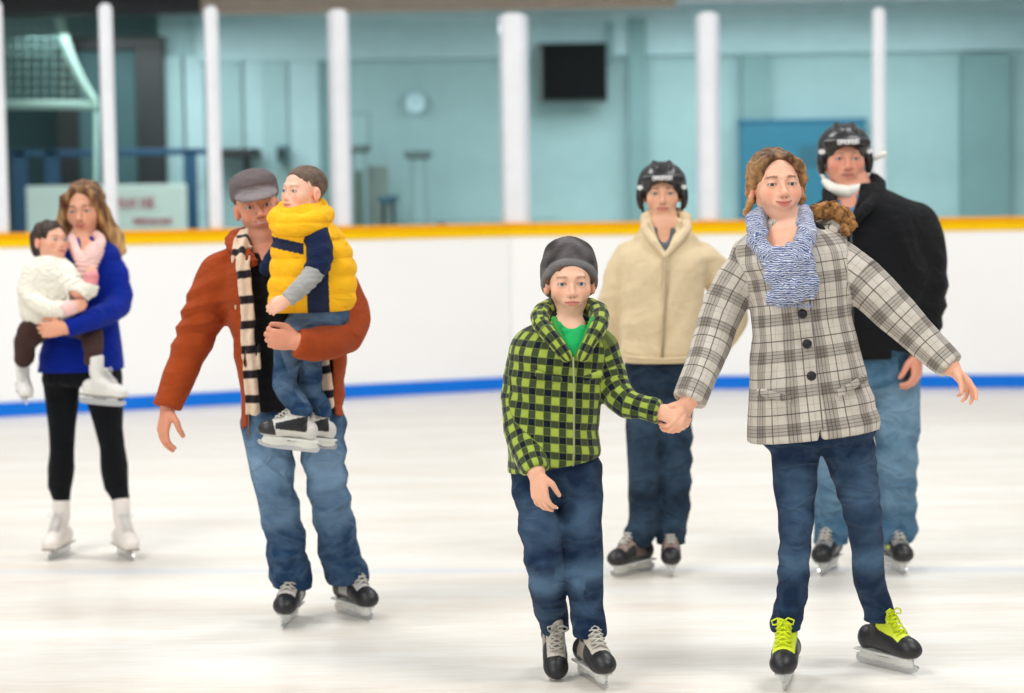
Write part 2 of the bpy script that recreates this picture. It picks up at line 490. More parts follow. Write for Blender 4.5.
# ------------------------------------------------------------------ people
SKIN = srgb(226, 172, 142)
def skin_mat():
    if 'skin' in _mc: return _mc['skin']
    t = NT('skin'); c = t.coord()
    base = t.attr('Col').outputs['Color']
    f = t.math('MULTIPLY_ADD', t.noise(c, 60.0, 4), 0.14, 0.93)
    v = t.n('ShaderNodeVectorMath', operation='SCALE'); t.t.links.new(base, v.inputs[0]); t.t.links.new(f, v.inputs['Scale'])
    _mc['skin'] = t.bsdf(v.outputs[0], 0.5, spec=0.35, bump=t.noise(c, 700.0, 2), bstr=0.12, bdist=0.001, sss=0.12); return _mc['skin']
def eye_mat():
    if 'eye' in _mc: return _mc['eye']
    t = NT('eye'); _mc['eye'] = t.bsdf(t.attr('Col').outputs['Color'], 0.12, spec=0.6, coat=0.3); return _mc['eye']
class Head:
    """origin between the ears; s=1 is an adult head 0.22 m tall"""
    def __init__(h, eyes, Y, s=1.0, yaw=0, pitch=0, roll=0, smile=0.0, wide=1.0, jaw=1.0, skin=SKIN, brow=srgb(92, 62, 42),
                 lip=srgb(196, 104, 98), blush=0.5, child=0.0, iris=srgb(80, 62, 48), open_=1.0, nose=1.0, stubble=None, teeth=False):
        h.__dict__.update(locals()); h.R = rot(yaw, pitch, roll)
        e = P(eyes[0], eyes[1], Y)
        h.O = e - (A(0, 0.083, 0.004) * s) @ h.R
    def w(h, x, y, z): return h.O + (A(x, y, z) * h.s) @ h.R
    def loc(h, X): return ((X - h.O) @ h.R.T) / h.s
    def E(h, c, r, k=0.02, tilt=None):
        R = h.R if tilt is None else tilt @ h.R
        return (ell(h.w(*c), A(*r) * h.s, R), k * h.s)
    def C(h, pts, rs, k=0.01): return (chain([h.w(*p) for p in pts], [r * h.s for r in rs]), k * h.s)
    def build(h, F):
        W = h.wide; c = h.child; J = h.jaw
        sm = h.smile
        F.u(h.E((0, -.012, .036), (.074 * W, .093, .080), .01),
            h.E((0, .022, -.020), (.060 * W, .062, .066), .026),
            h.E((0, .056, -.084 + .006 * c), (.024 * J, .022, .020), .030),
            h.E((0, .050, -.050), (.038 * J, .038, .040), .025))
        for sg in (-1, 1):
            F.u(h.C([(sg * .047 * W * J, -.006, -.040), (sg * .034 * J, .030, -.074 + .006 * c), (sg * .011, .058, -.093 + .006 * c)], (.016, .014, .012), .022),
                h.E((sg * .040 * W, .056, -.020), (.021, .020, .022 + .006 * sm), .028),
                h.C([(sg * .012, .083, .025), (sg * .036, .076, .026)], (.0085, .0075), .018))
        for sg in (-1, 1): F.sub(ell(h.w(sg * .0315, .098, .004), A(.0175, .013, .0125) * h.s, h.R), .014 * h.s)
        n = h.nose * (1 - .25 * c)
        F.u(h.C([(0, .082, .016), (0, .083 + .012 * n, -.006), (0, .084 + .021 * n, -.026)], (.0065, .0070, .0085), .010),
            h.E((0, .086 + .020 * n, -.029), (.0105, .0095, .0088), .008),
            h.E((-.0125, .085 + .008 * n, -.0325), (.0075, .0095, .0070), .007), h.E((.0125, .085 + .008 * n, -.0325), (.0075, .0095, .0070), .007))
        # eyelids with an opening that shows the eyeball
        for sg in (-1, 1):
            F.u(h.E((sg * .0315, .0745, .004), (.0150, .0140, .0135), .006))
        zc = lambda x: -.056 + sm * .006 * (abs(x) / .024) ** 2
        F.u(h.E((0, .083, -.055), (.030, .012, .017), .012))
        F.u(h.C([(-.024, .081, zc(.024) + .001), (-.010, .0925, zc(.01) + .0035), (0, .0945, zc(0) + .0028), (.010, .0925, zc(.01) + .0035), (.024, .081, zc(.024) + .001)], (.0022, .0038, .0036, .0038, .0022), .004),
            h.C([(-.022, .081, zc(.022) - .002), (-.008, .0915, zc(.008) - .0065), (.008, .0915, zc(.008) - .0065), (.022, .081, zc(.022) - .002)], (.0022, .0048, .0048, .0022), .004))
        F.sub(chain([h.w(-.025, .086, zc(.025)), h.w(-.011, .0985, zc(.011) - .0010), h.w(.011, .0985, zc(.011) - .0010), h.w(.025, .086, zc(.025))], [r * h.s for r in (.0018, .0022, .0022, .0018)]), .003 * h.s)
        for sg in (-1, 1):
            F.sub(ell(h.w(sg * .0062, .087 + .017 * n, -.0400), A(.0034, .0050, .0030) * h.s, h.R), .002)
            # ear
            T = rot(0, -12, sg * -8) @ np.diag([1, -1, 1.0])
            F.u((inter(ell(h.w(sg * (.078 * W), -.006, -.004), A(.0115, .019, .030) * h.s, h.R)), .006 * h.s))
            F.sub(ell(h.w(sg * (.0885 * W), .001, -.001), A(.0070, .0105, .018) * h.s, h.R), .004 * h.s)
            # lid slit
            F.sub(inter(ell(h.w(sg * .0315, .0885, .0030), A(.0132, .0200, .0056 * h.open_) * h.s, h.R),
                        half(h.w(0, .073, 0), -h.R[1])), .0015 * h.s)
    def color(h, X):
        q = h.loc(X); x, y, z = q[:, 0], q[:, 1], q[:, 2]; ax = np.abs(x)
        c = np.tile(np.array(h.skin), (len(X), 1))
        def mixc(m, col):
            m = np.clip(m, 0, 1)[:, None]; return c * (1 - m) + np.array(col) * m
        g = lambda v, s: np.exp(-(v / s) ** 2)
        front = y > .03
        red = np.array(h.skin) * A(1.0, .68, .62)
        c = mixc(h.blush * g(ax - .043, .017) * g(z + .026, .018) * front, red)
        c = mixc(h.blush * .8 * g(x, .014) * g(z + .030, .012) * (y > .09), red)
        c = mixc(.55 * (ax > .070) * g(z + .004, .04) * g(y + .006, .04), red)
        sm = h.smile
        zc = -.056 + sm * .006 * (ax / .024) ** 2
        lipm = np.clip(1.6 - ((x / .0255) ** 2 + ((z - zc + .0015) / np.where(z > zc, .0075, .0105)) ** 2) * 1.3, 0, 1) * (y > .07)
        c = mixc(lipm * .85, h.lip)
        c = mixc(.8 * g(z - zc, .0016) * (ax < .025) * (y > .07), np.array(h.lip) * .35)
        if h.teeth: c = mixc(np.clip(1.4 - np.abs(z - zc + .001) / .0022, 0, 1) * np.clip((.018 - ax) / .003, 0, 1) * (y > .07) * .8, (.62, .56, .50))
        ys = .0265 - 7 * (ax - .031) ** 2
        bm = np.clip(1.5 - np.abs(z - ys) / np.where(ax < .03, .0042, .0032), 0, 1) * np.clip((ax - .012) / .006, 0, 1) * np.clip((.052 - ax) / .008, 0, 1) * (y > .03)
        c = mixc(bm * (.8 - .35 * h.child), h.brow)
        # lash line and lid crease
        ex = (ax - .0315) / .0145
        lz = .0030 + .0056 * h.open_ * np.sqrt(np.clip(1 - ex ** 2, 0, 1))
        lash = np.clip(1.4 - np.abs(z - lz) / .0022, 0, 1) * (np.abs(ex) < 1.05) * (y > .05)
        c = mixc(lash * .85, np.array(h.brow) * .3)
        lz2 = .0030 - .0056 * h.open_ * np.sqrt(np.clip(1 - ex ** 2, 0, 1))
        c = mixc(.45 * np.clip(1.3 - np.abs(z - lz2) / .0018, 0, 1) * (np.abs(ex) < 1.0) * (y > .05), np.array(h.brow) * .5)
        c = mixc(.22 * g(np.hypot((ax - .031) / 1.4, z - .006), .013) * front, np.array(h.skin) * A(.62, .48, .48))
        if h.stubble is not None:
            m = .5 * np.clip((-.030 - z) / .02, 0, 1) * (y > -.01) * (1 - lipm)
            c = mixc(m, h.stubble)
        for sg in (-1, 1):
            c = mixc(.9 * g(np.hypot(x - sg * .0062, z + .0400), .0028) * (y > .08), np.array(h.skin) * .2)
        return c
    def eyes_mesh(h, root, gaze=(0, 0)):
        for sg in (-1, 1):
            nu, nv = 28, 20; r = .0124 * h.s; c = h.w(sg * .0315, .0745, .004)
            gd = unit(h.R[1] + h.R[0] * gaze[0] + h.R[2] * gaze[1])
            a = unit(np.cross(gd, A(0, 0, 1))); b = np.cross(a, gd)
            V = []; Cc = []
            for i in range(nv + 1):
                th = math.pi * (i / nv) ** 1.4
                for j in range(nu):
                    ph = 2 * math.pi * j / nu
                    V.append(c + r * (gd * math.cos(th) + math.sin(th) * (a * math.cos(ph) + b * math.sin(ph))))
                    Cc.append((.012, .01, .01) if th < .22 else (h.iris if th < .50 else (.56, .53, .51)))
            Q = [(i * nu + j, (i + 1) * nu + j, (i + 1) * nu + (j + 1) % nu, i * nu + (j + 1) % nu) for i in range(nv) for j in range(nu)]
            quadmesh('eye', V, np.array(Q)[:, ::-1], eye_mat(), root, np.array(Cc), org=root_loc(root))

def hand(W, d, n, th, L=.18, curl=(20, 25, 20), thumb=(.5, .35), spread=.12, fat=1.0, fcurl=None):
    """wrist W, finger direction d, palm facing n, thumb towards th"""
    W = np.asarray(W, float); d = unit(d); n = unit(n - d * np.dot(n, d)); th = unit(th - d * np.dot(th, d) - n * np.dot(th, n))
    S = L / .18; out = []
    out.append((ell(W + d * .045 * S + n * .002, A(.034, .046, .0145) * S * A(fat, 1, fat), np.array([th, d, n])), .012))
    offs = (.0265, .009, -.009, -.0255); lens = (.070, .078, .073, .057); rr = (.0088, .0090, .0085, .0075)
    for i in range(4):
        K = W + (d * (.086 - .004 * abs(i - 1.2)) + th * offs[i]) * S
        out.append((cap(W + (d * .018 + th * offs[i] * .55) * S, K, .0125 * S * fat, .0112 * S * fat), .012))
        p = K; ang = 0; pts = [K]; cu = fcurl[i] if fcurl else curl
        dd = unit(d + th * offs[i] / .026 * spread)
        for j, fr in enumerate((.46, .30, .24)):
            ang += math.radians(cu[j]); v = dd * math.cos(ang) + n * math.sin(ang)
            p = p + v * lens[i] * fr * S; pts.append(p)
        r = rr[i] * S * fat
        out.append((chain(pts, [r * 1.05, r, r * .93, r * .82]), .0035))
    B = W + (d * .016 + th * .020 + n * .006) * S
    v1 = unit(d * .75 + th * (.55 + .3 * thumb[0]) + n * thumb[1]); M = B + v1 * .040 * S
    v2 = unit(d * 1.0 + th * .25 * thumb[0] + n * thumb[1] * 1.2); M2 = M + v2 * .032 * S
    v3 = unit(v2 + n * thumb[1] * .6 - th * .15); M3 = M2 + v3 * .024 * S
    out.append((chain([B, M, M2, M3], [.0145 * S * fat, .0120 * S * fat, .0100 * S * fat, .0085 * S * fat]), .008))
    return out
def pxl(lst, Y):
    """[(px, py, width_px, dy)] -> points, radii in metres"""
    pts = [P(x, y, Y + dy) for x, y, w, dy in lst]
    r = [w / 2 * (Y + dy) / F_PX for x, y, w, dy in lst]
    return pts, r
def smooth_chain(pts, r, m=9):
    K = catmull([list(p) + [q] for p, q in zip(pts, r)], m)
    return [k[:3] for k in K], [k[3] for k in K]
def stations(lst, Y):
    """[(px, py, half_width_px, half_depth_m, dy)] bottom to top"""
    return [(P(x, y, Y + dy), w * (Y + dy) / F_PX, b) for x, y, w, b, dy in lst]

# --- skates ---------------------------------------------------------
MATS = {}
def ankle(p, i, w, s, z=.185, r=.050, y=-.022):
    """end leg i at the shaft of its skate"""
    pts, rr = p.legc[i]
    q = w(0, y, z); q2 = w(0, y - .004, z - .025)
    n_ = len(pts); new = []
    for j, a in enumerate(pts):       # lean the leg in depth towards its own skate
        k = (q[1] - pts[-1][1]) * (j / (n_ - 1)) ** 1.3
        new.append(CAMP + (np.asarray(a) - CAMP) * ((a[1] + k) / a[1]))
    pts = new
    K = [list(a) + [b] for a, b in zip(pts, rr)]
    K = K[:-1] + [list((np.array(K[-1][:3]) + q) / 2 + A(0, 0, .02)) + [(K[-1][3] + r * s) / 2], list(q) + [r * s], list(q2) + [r * s]]
    K = catmull(K, 13)
    p.legc[i] = ([k[:3] for k in K], [k[3] for k in K])
    hems = getattr(p, 'hems', []); u = unit(w(0, 0, 1) - w(0, 0, 0))
    qq = q2 + u * .0
    ball = Prim(lambda X: np.maximum((X - qq.astype(f32)) @ u.astype(f32), _ln(X - qq.astype(f32)) - f32(.13 * s)), qq - .12, qq + .12)
    hems.append(ball); p.hems = hems
def skate(root, pos, yaw=0, pitch=0, roll=0, s=1.0, style='hockey', voxel=.004, colors=None, label=None, lace_col=None, nl=6, bow=True):
    """pos: the point of the blade on the ice under the ankle; canonical y forward (toe)"""
    R = rot(yaw, pitch, roll); pos = np.asarray(pos, float)
    w = lambda x, y, z: pos + (A(x, y, z) * s) @ R
    hi = .055 if style != 'figure' else .050
    C = colors or {}
    F = Field()
    tall = .215 if style != 'figure' else .27
    F.u((chain([w(0, .105, hi + .036), w(0, .060, hi + .042), w(0, -.02, hi + .046), w(0, -.065, hi + .044)], [.034 * s, .042 * s, .039 * s, .037 * s], None), .01),
        (ell(w(0, .104, hi + .028), A(.043, .056, .033) * s, R), .02),
        (chain([w(0, .055, hi + .055), w(0, -.005, hi + .085), w(0, -.035, hi + .13), w(0, -.040, tall + .02)], [.030 * s, .035 * s, .040 * s, .041 * s]), .025),
        (ell(w(0, -.088, hi + .040), A(.028, .022, .038) * s, R), .03))
    F.cut(half(w(0, 0, hi), -R[2]), .006)
    F.cut(half(w(0, -.03, tall), unit(R[2] - .25 * R[1])), .006)
    if style != 'figure':  # tongue standing above the shaft, and sole edge
        F.u((chain([w(0, .045, hi + .085), w(0, .022, hi + .125), w(0, .010, hi + .150)], [.020 * s, .024 * s, .024 * s], (R[1], .5)), .006))
    F.u((rbox(w(0, .012, hi + .004), A(.036, .135, .006) * s, R, .004), .006)) if style == 'figure' else None
    cc = lambda X: _skate_col(((X - pos) @ R.T) / s, hi, C)
    o = sdf('skate', F, voxel, MATS['leather'], root, cc, one=False)
    if label: o['label'] = label
    # holder and runner
    B = Field()
    if style == 'figure':
        B.u((rbox(w(0, -.07, hi - .008), A(.010, .020, .014) * s, R, .004), .004), (rbox(w(0, .07, hi - .008), A(.012, .028, .014) * s, R, .004), .004), (rbox(w(0, .0, hi - .006), A(.012, .10, .006) * s, R, .004), .006))
        hm = MATS['steel']
    else:
        B.u((chain([w(0, -.115, .030), w(0, .125, .030)], [.011 * s, .011 * s], (R[0], .55)), .004),
            (ell(w(0, -.072, hi - .012), A(.017, .040, .026) * s, R), .010), (ell(w(0, .080, hi - .012), A(.018, .050, .026) * s, R), .010),
            (rbox(w(0, .0, hi - .002), A(.030, .125, .005) * s, R, .004), .008))
        hm = MATS['holder']
    hb = sdf('blade_holder', B, voxel, hm, o)
    prof = [(-.135, .018), (-.13, .006), (-.115, .001), (-.04, 0), (.06, 0), (.120, .003), (.145, .012), (.155, .026), (.15, .034), (-.13, .034)]
    mb = MB(); t = .0035
    vs = [w(-t, y, z) for y, z in prof] + [w(t, y, z) for y, z in prof]; m = len(prof)
    fs = [tuple(range(m)), tuple(range(2 * m - 1, m - 1, -1))] + [(i, i + m, (i + 1) % m + m, (i + 1) % m) for i in range(m)]
    mb.add(vs, fs); mb.build('steel_blade', MATS['steel'], o)
    # laces
    L = MB()
    for i in range(nl):
        f0 = i / 5; y0, z0 = .082 - .066 * f0, hi + .086 + .060 * f0
        wd = .026 - .002 * i / 5
        for sg in (-1, 1):
            L.tube([w(-sg * wd, y0 - .004, z0 - .012), w(-sg * wd * .5, y0 + .004, z0 + .001), w(0, y0 + .002, z0 + .008), w(sg * wd * .5, y0 - .003, z0 + .009), w(sg * wd, y0 - .014, z0 + .003)], .0032 * s, 6)
    for sg in ((-1, 1) if bow else ()):  # bow
        q = w(0, .034, hi + .148)
        L.tube([q, w(sg * .018, .040, hi + .160), w(sg * .036, .040, hi + .152), w(sg * .032, .044, hi + .140), w(sg * .012, .042, hi + .142)], .003 * s, 6)
        L.tube([q, w(sg * .012, .042, hi + .135), w(sg * .022, .05, hi + .112)], .0027 * s, 6)
    lo = L.build('laces', lace_col or MATS['lace_grey'], o, smooth=True)
    return w(0, -.038, .15), w
def _skate_col(q, hi, C):
    x, y, z = q[:, 0], q[:, 1], q[:, 2]
    c = np.tile(np.array(C.get('side', (.02, .02, .022))), (len(q), 1))
    def put(m, col):
        c[m] = col
    if 'upper' in C:
        put((z > hi + .055) & (y > .0 - (z - hi - .055) * .5) & (np.abs(x) < C.get('uw', .033)) , C['upper'])
        if 'stripe' in C: put((np.abs(x) > .02) & (np.abs(z - hi - .05) < .008) & (y < .07) & (y > -.06), C['stripe'])
    if 'side2' in C: put((np.abs(x) > .02) & (z > hi + .03) & (z < hi + .085) & (y < .03) & (y > -.04), C['side2'])
    if 'panel' in C: put((np.abs(x) > .014) & (z > hi + .038) & (z < hi + .105 - .35 * (y + .03)) & (y > (-.06 if 'big' in C else -.05)) & (y < (.085 if 'big' in C else .055)) & ((z < hi + .075) | ('big' in C)), C['panel'])
    if 'toe' in C: put((y > .084 + .35 * (z - hi - .03)) & (z > hi + .006), C['toe'])
    if 'sole' in C: put(z < hi + .008, C['sole'])
    return c
def base_mats():
    MATS['steel'] = solid('blade_steel', (.62, .63, .64), .25, metal=.9)
    MATS['holder'] = solid('white_holder_plastic', srgb(225, 226, 220), .4)
    t = NT('boot_leather'); c = t.coord()
    MATS['leather'] = t.bsdf(t.attr('Col').outputs['Color'], .42, spec=.45, bump=t.noise(c, 300., 2), bstr=.15, bdist=.001)
    MATS['lace_grey'] = cloth('lace_grey', srgb(200, 196, 186), weave=1500)
    MATS['lace_yellow'] = cloth('lace_yellow', srgb(222, 236, 40), weave=1500, mottle=.08)
    MATS['lace_white'] = cloth('lace_white', srgb(228, 226, 222), weave=1500)
def denim(name, dark, light):
    """colour from the 'Col' attribute's red channel = wear"""
    if name in _mc: return _mc[name]
    t = NT(name); c = t.coord()
    sep = t.n('ShaderNodeSeparateColor'); t.t.links.new(t.attr('Col').outputs['Color'], sep.inputs[0])
    n = t.noise(c, 18., 5, .6); n2 = t.noise(c, 800., 2)
    cr = crease(t, c, .9, len(name))
    w = t.math('ADD', sep.outputs[0], t.math('MULTIPLY_ADD', n, .5, -.25))
    w = t.math('ADD', w, t.math('MULTIPLY_ADD', cr, .24, -.10))
    w = t.math('MINIMUM', t.math('MAXIMUM', w, 0.0), 1.0)
    col = t.mix(w, dark, light)
    col = t.mix(t.math('MULTIPLY', n2, .25), col, tuple(min(1, v * 1.8 + .03) for v in dark))
    col = t.mix(sep.outputs[1], col, tuple(v * .45 for v in dark))
    col = t.mix(sep.outputs[2], col, srgb(150, 120, 80))
    bh = t.math('MULTIPLY_ADD', cr, .011, t.math('MULTIPLY', t.math('ADD', n2, t.math('MULTIPLY', t.noise(c, 40., 3), 2.5)), .0012))
    _mc[name] = t.bsdf(col, .85, spec=.15, bump=bh, bstr=1.0, bdist=1.0, sheen=.03); return _mc[name]

class Person:
    def __init__(p, label, base, Y, cat='person'):
        p.Y = Y; p.root = empty('person', base, label, cat)
        print(label, flush=True)
    def set(p, torso, armL=None, armR=None, legs=(), head=None, neck=(.052, .056), fwd_yaw=0, nexp=2.3, bfrom=0):
        p.bfrom = bfrom
        """torso: stations list; arms and legs: px chains (the outer cloth surface)"""
        R = rot(fwd_yaw); p.lat, p.fwd = R[0], R[1]
        p.tst = stations(torso, p.Y); p.arms = [a for a in (armL, armR) if a]; p.nexp = nexp
        p.armc = [smooth_chain(*pxl(a, p.Y), 9) for a in p.arms]
        p.legc = [smooth_chain(*pxl(l, p.Y), 9) for l in legs]
        p.head = head; p.neckr = neck
    def body(p, hands=(), vx=.004, legk=.78, armk=.72, name='body', torsok=.84, extra=None):
        F = Field(); h = p.head
        if h: h.build(F)
        top = p.tst[-1][0]
        if h:
            F.u((chain([h.w(0, -.028, -.05), h.w(0, -.026, -.085), top + A(0, 0.0, 0.01), top + A(0, .0, -.05)], [p.neckr[0] * .96, p.neckr[0] * .95, p.neckr[1], p.neckr[1] * 1.15]), .007))
        F.u((Loft(p.tst[p.bfrom:], p.lat, p.fwd, 2.2, scale=torsok, caps=.03), .03))
        for pts, r in p.armc:
            r2 = [q * armk for q in r]; r2[-1] = min(r2[-1], .029)
            F.u((chain(pts, r2), .02))
        for pts, r in p.legc:
            r2 = [q * legk for q in r]
            for j in (1, 2, 3, 4): r2[-j] = min(r2[-j], .022 + .006 * j)
            F.u((chain(pts[:-1], r2[:-1]), .03))
        for hd in hands: F.u(*hd)
        if extra: extra(F)
        sk = np.array(h.skin if h else SKIN)
        def col(X):
            c = h.color(X) if h else np.tile(sk, (len(X), 1))
            if h:
                far = np.linalg.norm(h.loc(X), axis=1) > .16
                c[far] = sk * A(1, .93, .90)
            else: c[:] = sk * A(1, .93, .90)
            return c
        o = sdf(name, F, vx, skin_mat(), p.root, col, one=True)
        if h: h.eyes_mesh(p.root, getattr(p, 'gaze', (0, 0)))
        return o
    def trousers(p, mat, waist, vx=.005, hems=None, amp=.006, wear=None, k=.03, name='jeans', s=0., fz=48., seam=0.):
        """waist: stations; hems: list of (point, normal) cuts"""
        F = Field()
        F.u(Loft(stations(waist, p.Y), p.lat, p.fwd, 2.2, caps=.03))
        for pts, r in p.legc: F.u((chain(pts, r), k))
        F.disp = folds(amp, fz, .6, s, cx=p.tst[0][0][0]); F.dmax = amp * 1.2
        for h in (hems or []): F.cut(h, .003)
        for h in getattr(p, 'hems', []): F.sub(h, .004)
        def col(X):
            c = np.zeros((len(X), 3))
            w = np.zeros(len(X))
            for pts, r in p.legc:
                T, TH, D = chain_param(X, pts)
                Lt = sum(np.linalg.norm(b - a) for a, b in zip(pts[:-1], pts[1:])); t = T / Lt
                fr = np.clip(-(X @ A(0, 1, 0) - np.interp(T, np.linspace(0, Lt, len(pts)), [q[1] for q in pts])) / .05, 0, 1)
                for (tc, tw, a) in (wear or [(.25, .18, .5), (.52, .10, .45)]):
                    w = np.maximum(w, (D < .13) * a * np.exp(-((t - tc) / tw) ** 2) * fr)
                if seam: c[:, 1] = np.maximum(c[:, 1], 0)
            c[:, 0] = w
            return c
        return sdf(name, F, vx, mat, p.root, col)
    def top(p, mat, vx=.005, sleeves=True, cuts=(), subs=(), disp=None, dmax=0., name='jacket', uv=None, col=None, k=.022, extra=(), grow=0., tst=None, nexp=None, armtrim=0):
        F = Field()
        F.u(Loft(tst or p.tst, p.lat, p.fwd, nexp or p.nexp, grow=grow, caps=.014))
        if sleeves:
            for i, (pts, r) in enumerate(p.armc):
                rr = [q + grow for q in r]
                F.u((chain(pts, rr), k))
        for e in extra: F.u(e)
        F.disp = disp; F.dmax = dmax
        for c in cuts: F.cut(c, .004)
        for s_ in subs: F.sub(s_, .006)
        return sdf(name, F, vx, mat, p.root, col, uv)
    def cloth_uv(p, R=.16):
        L = Loft(p.tst, p.lat, p.fwd, p.nexp)
        def f(X):
            t, x, y, a, b = L.local(X.astype(f32))
            th = np.arctan2(x / a, y / b)
            u = th * R; v = t.astype(float)
            dT = L.dist(X.astype(f32))
            for i, (pts, r) in enumerate(p.armc):
                T, TH, D = chain_param(X, pts)
                rr = np.interp(T, np.cumsum([0] + [np.linalg.norm(b_ - a_) for a_, b_ in zip(pts[:-1], pts[1:])]), r)
                m = (D - rr) < dT - .004
                u = np.where(m, TH * .055 + .37, u); v = np.where(m, T + .013, v)
            return np.stack([u, v], 1)
        return f
def wrist_cut(p, i, ext=0.0):
    """plane across the end of sleeve i (use as a prim that trims the cuff)"""
    pts, r = p.armc[i]; d = unit(pts[-1] - pts[-2])
    return pts[-1] + d * ext, d, r[-1]
def trim(q, d, r):
    q = np.asarray(q); d = unit(d)
    return Prim(lambda X: np.maximum(-((X - q.astype(f32)) @ d.astype(f32)), _ln(X - q.astype(f32)) - f32(r)), q - r, q + r)
def cuff_trim(p, i, ext=0.0):
    q, d, r = wrist_cut(p, i, ext)
    # only acts close to the wrist
    far = Prim(lambda X: np.maximum(-((X - q.astype(f32)) @ d.astype(f32)), _ln(X - q.astype(f32)) - f32(r * 2.2)), q - .1, q + .1)
    return far
def hem_cut(a, b, Y, up=-1):
    """plane through two pixels, horizontal along the view depth, keeps what is above"""
    A_, B_ = P(a[0], a[1], Y), P(b[0], b[1], Y)
    n = unit(np.cross(B_ - A_, A(0, 1, 0)))
    if n[2] > 0: n = -n
    return half(A_, n)
base_mats()
# ------------------------------------------------------------------ camera, light
sc = bpy.context.scene
cam = bpy.data.cameras.new('camera'); co = bpy.data.objects.new('camera', cam); COL.objects.link(co)
from mathutils import Matrix
co.matrix_world = Matrix([[CR[0], CU[0], -CF[0], 0], [CR[1], CU[1], -CF[1], 0], [CR[2], CU[2], -CF[2], CAM_H], [0, 0, 0, 1]])
cam.sensor_width = 36; cam.lens = F_PX / W_PX * 36; cam.clip_end = 200
cam.dof.use_dof = True; cam.dof.focus_distance = 6.35; cam.dof.aperture_fstop = 1.75
sc.camera = co
sc.view_settings.view_transform = 'Standard'; sc.view_settings.look = 'None'; sc.view_settings.gamma = 1; sc.view_settings.use_curve_mapping = False
sc.view_settings.exposure = 0.0
wd = bpy.data.worlds.new('hall_daylight'); sc.world = wd; wd.use_nodes = True
wd.node_tree.nodes['Background'].inputs[0].default_value = (.93, .97, 1.0, 1); wd.node_tree.nodes['Background'].inputs[1].default_value = 0.46
def area(name, loc, size, power, color=(1, 1, 1), target=None, sy=None):
    l = bpy.data.lights.new(name, 'AREA'); l.energy = power; l.color = color; l.shape = 'RECTANGLE'; l.size = size; l.size_y = sy or size
    o = bpy.data.objects.new(name, l); COL.objects.link(o); o.location = loc
    if target is not None:
        from mathutils import Vector
        o.rotation_euler = (Vector(target) - Vector(loc)).to_track_quat('-Z', 'Y').to_euler()
    return o
for i, (x, y) in enumerate([(-4, 4), (4, 4), (-4, 10), (4, 10)]):
    area('rink_ceiling_lamp', (x, y, 8.0), 3.0, 300, (1, .98, .95), target=(x, y, 0), sy=1.2)
area('rink_key_light', (-6, -3, 6), 4.0, 390, (1, .97, .92), target=(0.5, 8, 0.8))  # added key light from behind the camera's upper left; no window there
area('lobby_fill_light', (2.6, 19.2, 3.25), 5.0, 122, (1, 1, 1), target=(2.6, 19.6, 0), sy=1.5)  # unseen fill light added to brighten the teal lobby wall
area('lobby_fill_light', (-3.2, 19.4, 3.25), 3.0, 75, (1, 1, 1), target=(-3.0, 19.8, 0), sy=1.2)  # second added fill, lifts the sign and left side of the lobby

# ------------------------------------------------------------------ ice
t = NT('ice'); c = t.coord()
st = t.n('ShaderNodeMapping', i_Vector=c); st.inputs['Scale'].default_value = (.35, 2.6, 1)
n1 = t.noise(st.outputs[0], 1.2, 6, .6)
st2 = t.n('ShaderNodeMapping', i_Vector=c); st2.inputs['Scale'].default_value = (1.0, 7.0, 1); st2.inputs['Rotation'].default_value = (0, 0, .25)
n2 = t.noise(st2.outputs[0], 3.5, 8, .7)
n3 = t.noise(c, .45, 3)
f = t.math('ADD', t.math('MULTIPLY', n1, .55), t.math('MULTIPLY', n2, .45))
ramp = t.n('ShaderNodeValToRGB', i_Fac=f)
ramp.color_ramp.elements[0].position = .38; ramp.color_ramp.elements[0].color = (*srgb(221, 211, 198), 1)
ramp.color_ramp.elements[1].position = .58; ramp.color_ramp.elements[1].color = (*srgb(236, 233, 226), 1)
# the painted line under the ice
sx = t.n('ShaderNodeSeparateXYZ', i_Vector=c)
yy = t.math('ADD', sx.outputs[1], t.math('MULTIPLY', sx.outputs[0], .062))
ln = t.math('SUBTRACT', 1.0, t.math('MINIMUM', t.math('MULTIPLY', t.math('ABSOLUTE', t.math('SUBTRACT', yy, 8.33)), 11.0), 1.0))
lnf = t.math('MULTIPLY', ln, t.math('MULTIPLY_ADD', n1, .8, -.05))
col = t.mix(lnf, ramp.outputs[0], srgb(176, 192, 220))
bmp = t.math('ADD', n2, t.math('MULTIPLY', n1, .5))
ice = t.bsdf(col, t.math('MULTIPLY_ADD', n1, .25, .22), spec=.35, bump=bmp, bstr=.10, bdist=.01)
mb = MB().add([(-22, -8, 0), (22, -8, 0), (22, 34, 0), (-22, 34, 0)], [(0, 1, 2, 3)])
tag(mb.build('floor', ice), kind='structure')

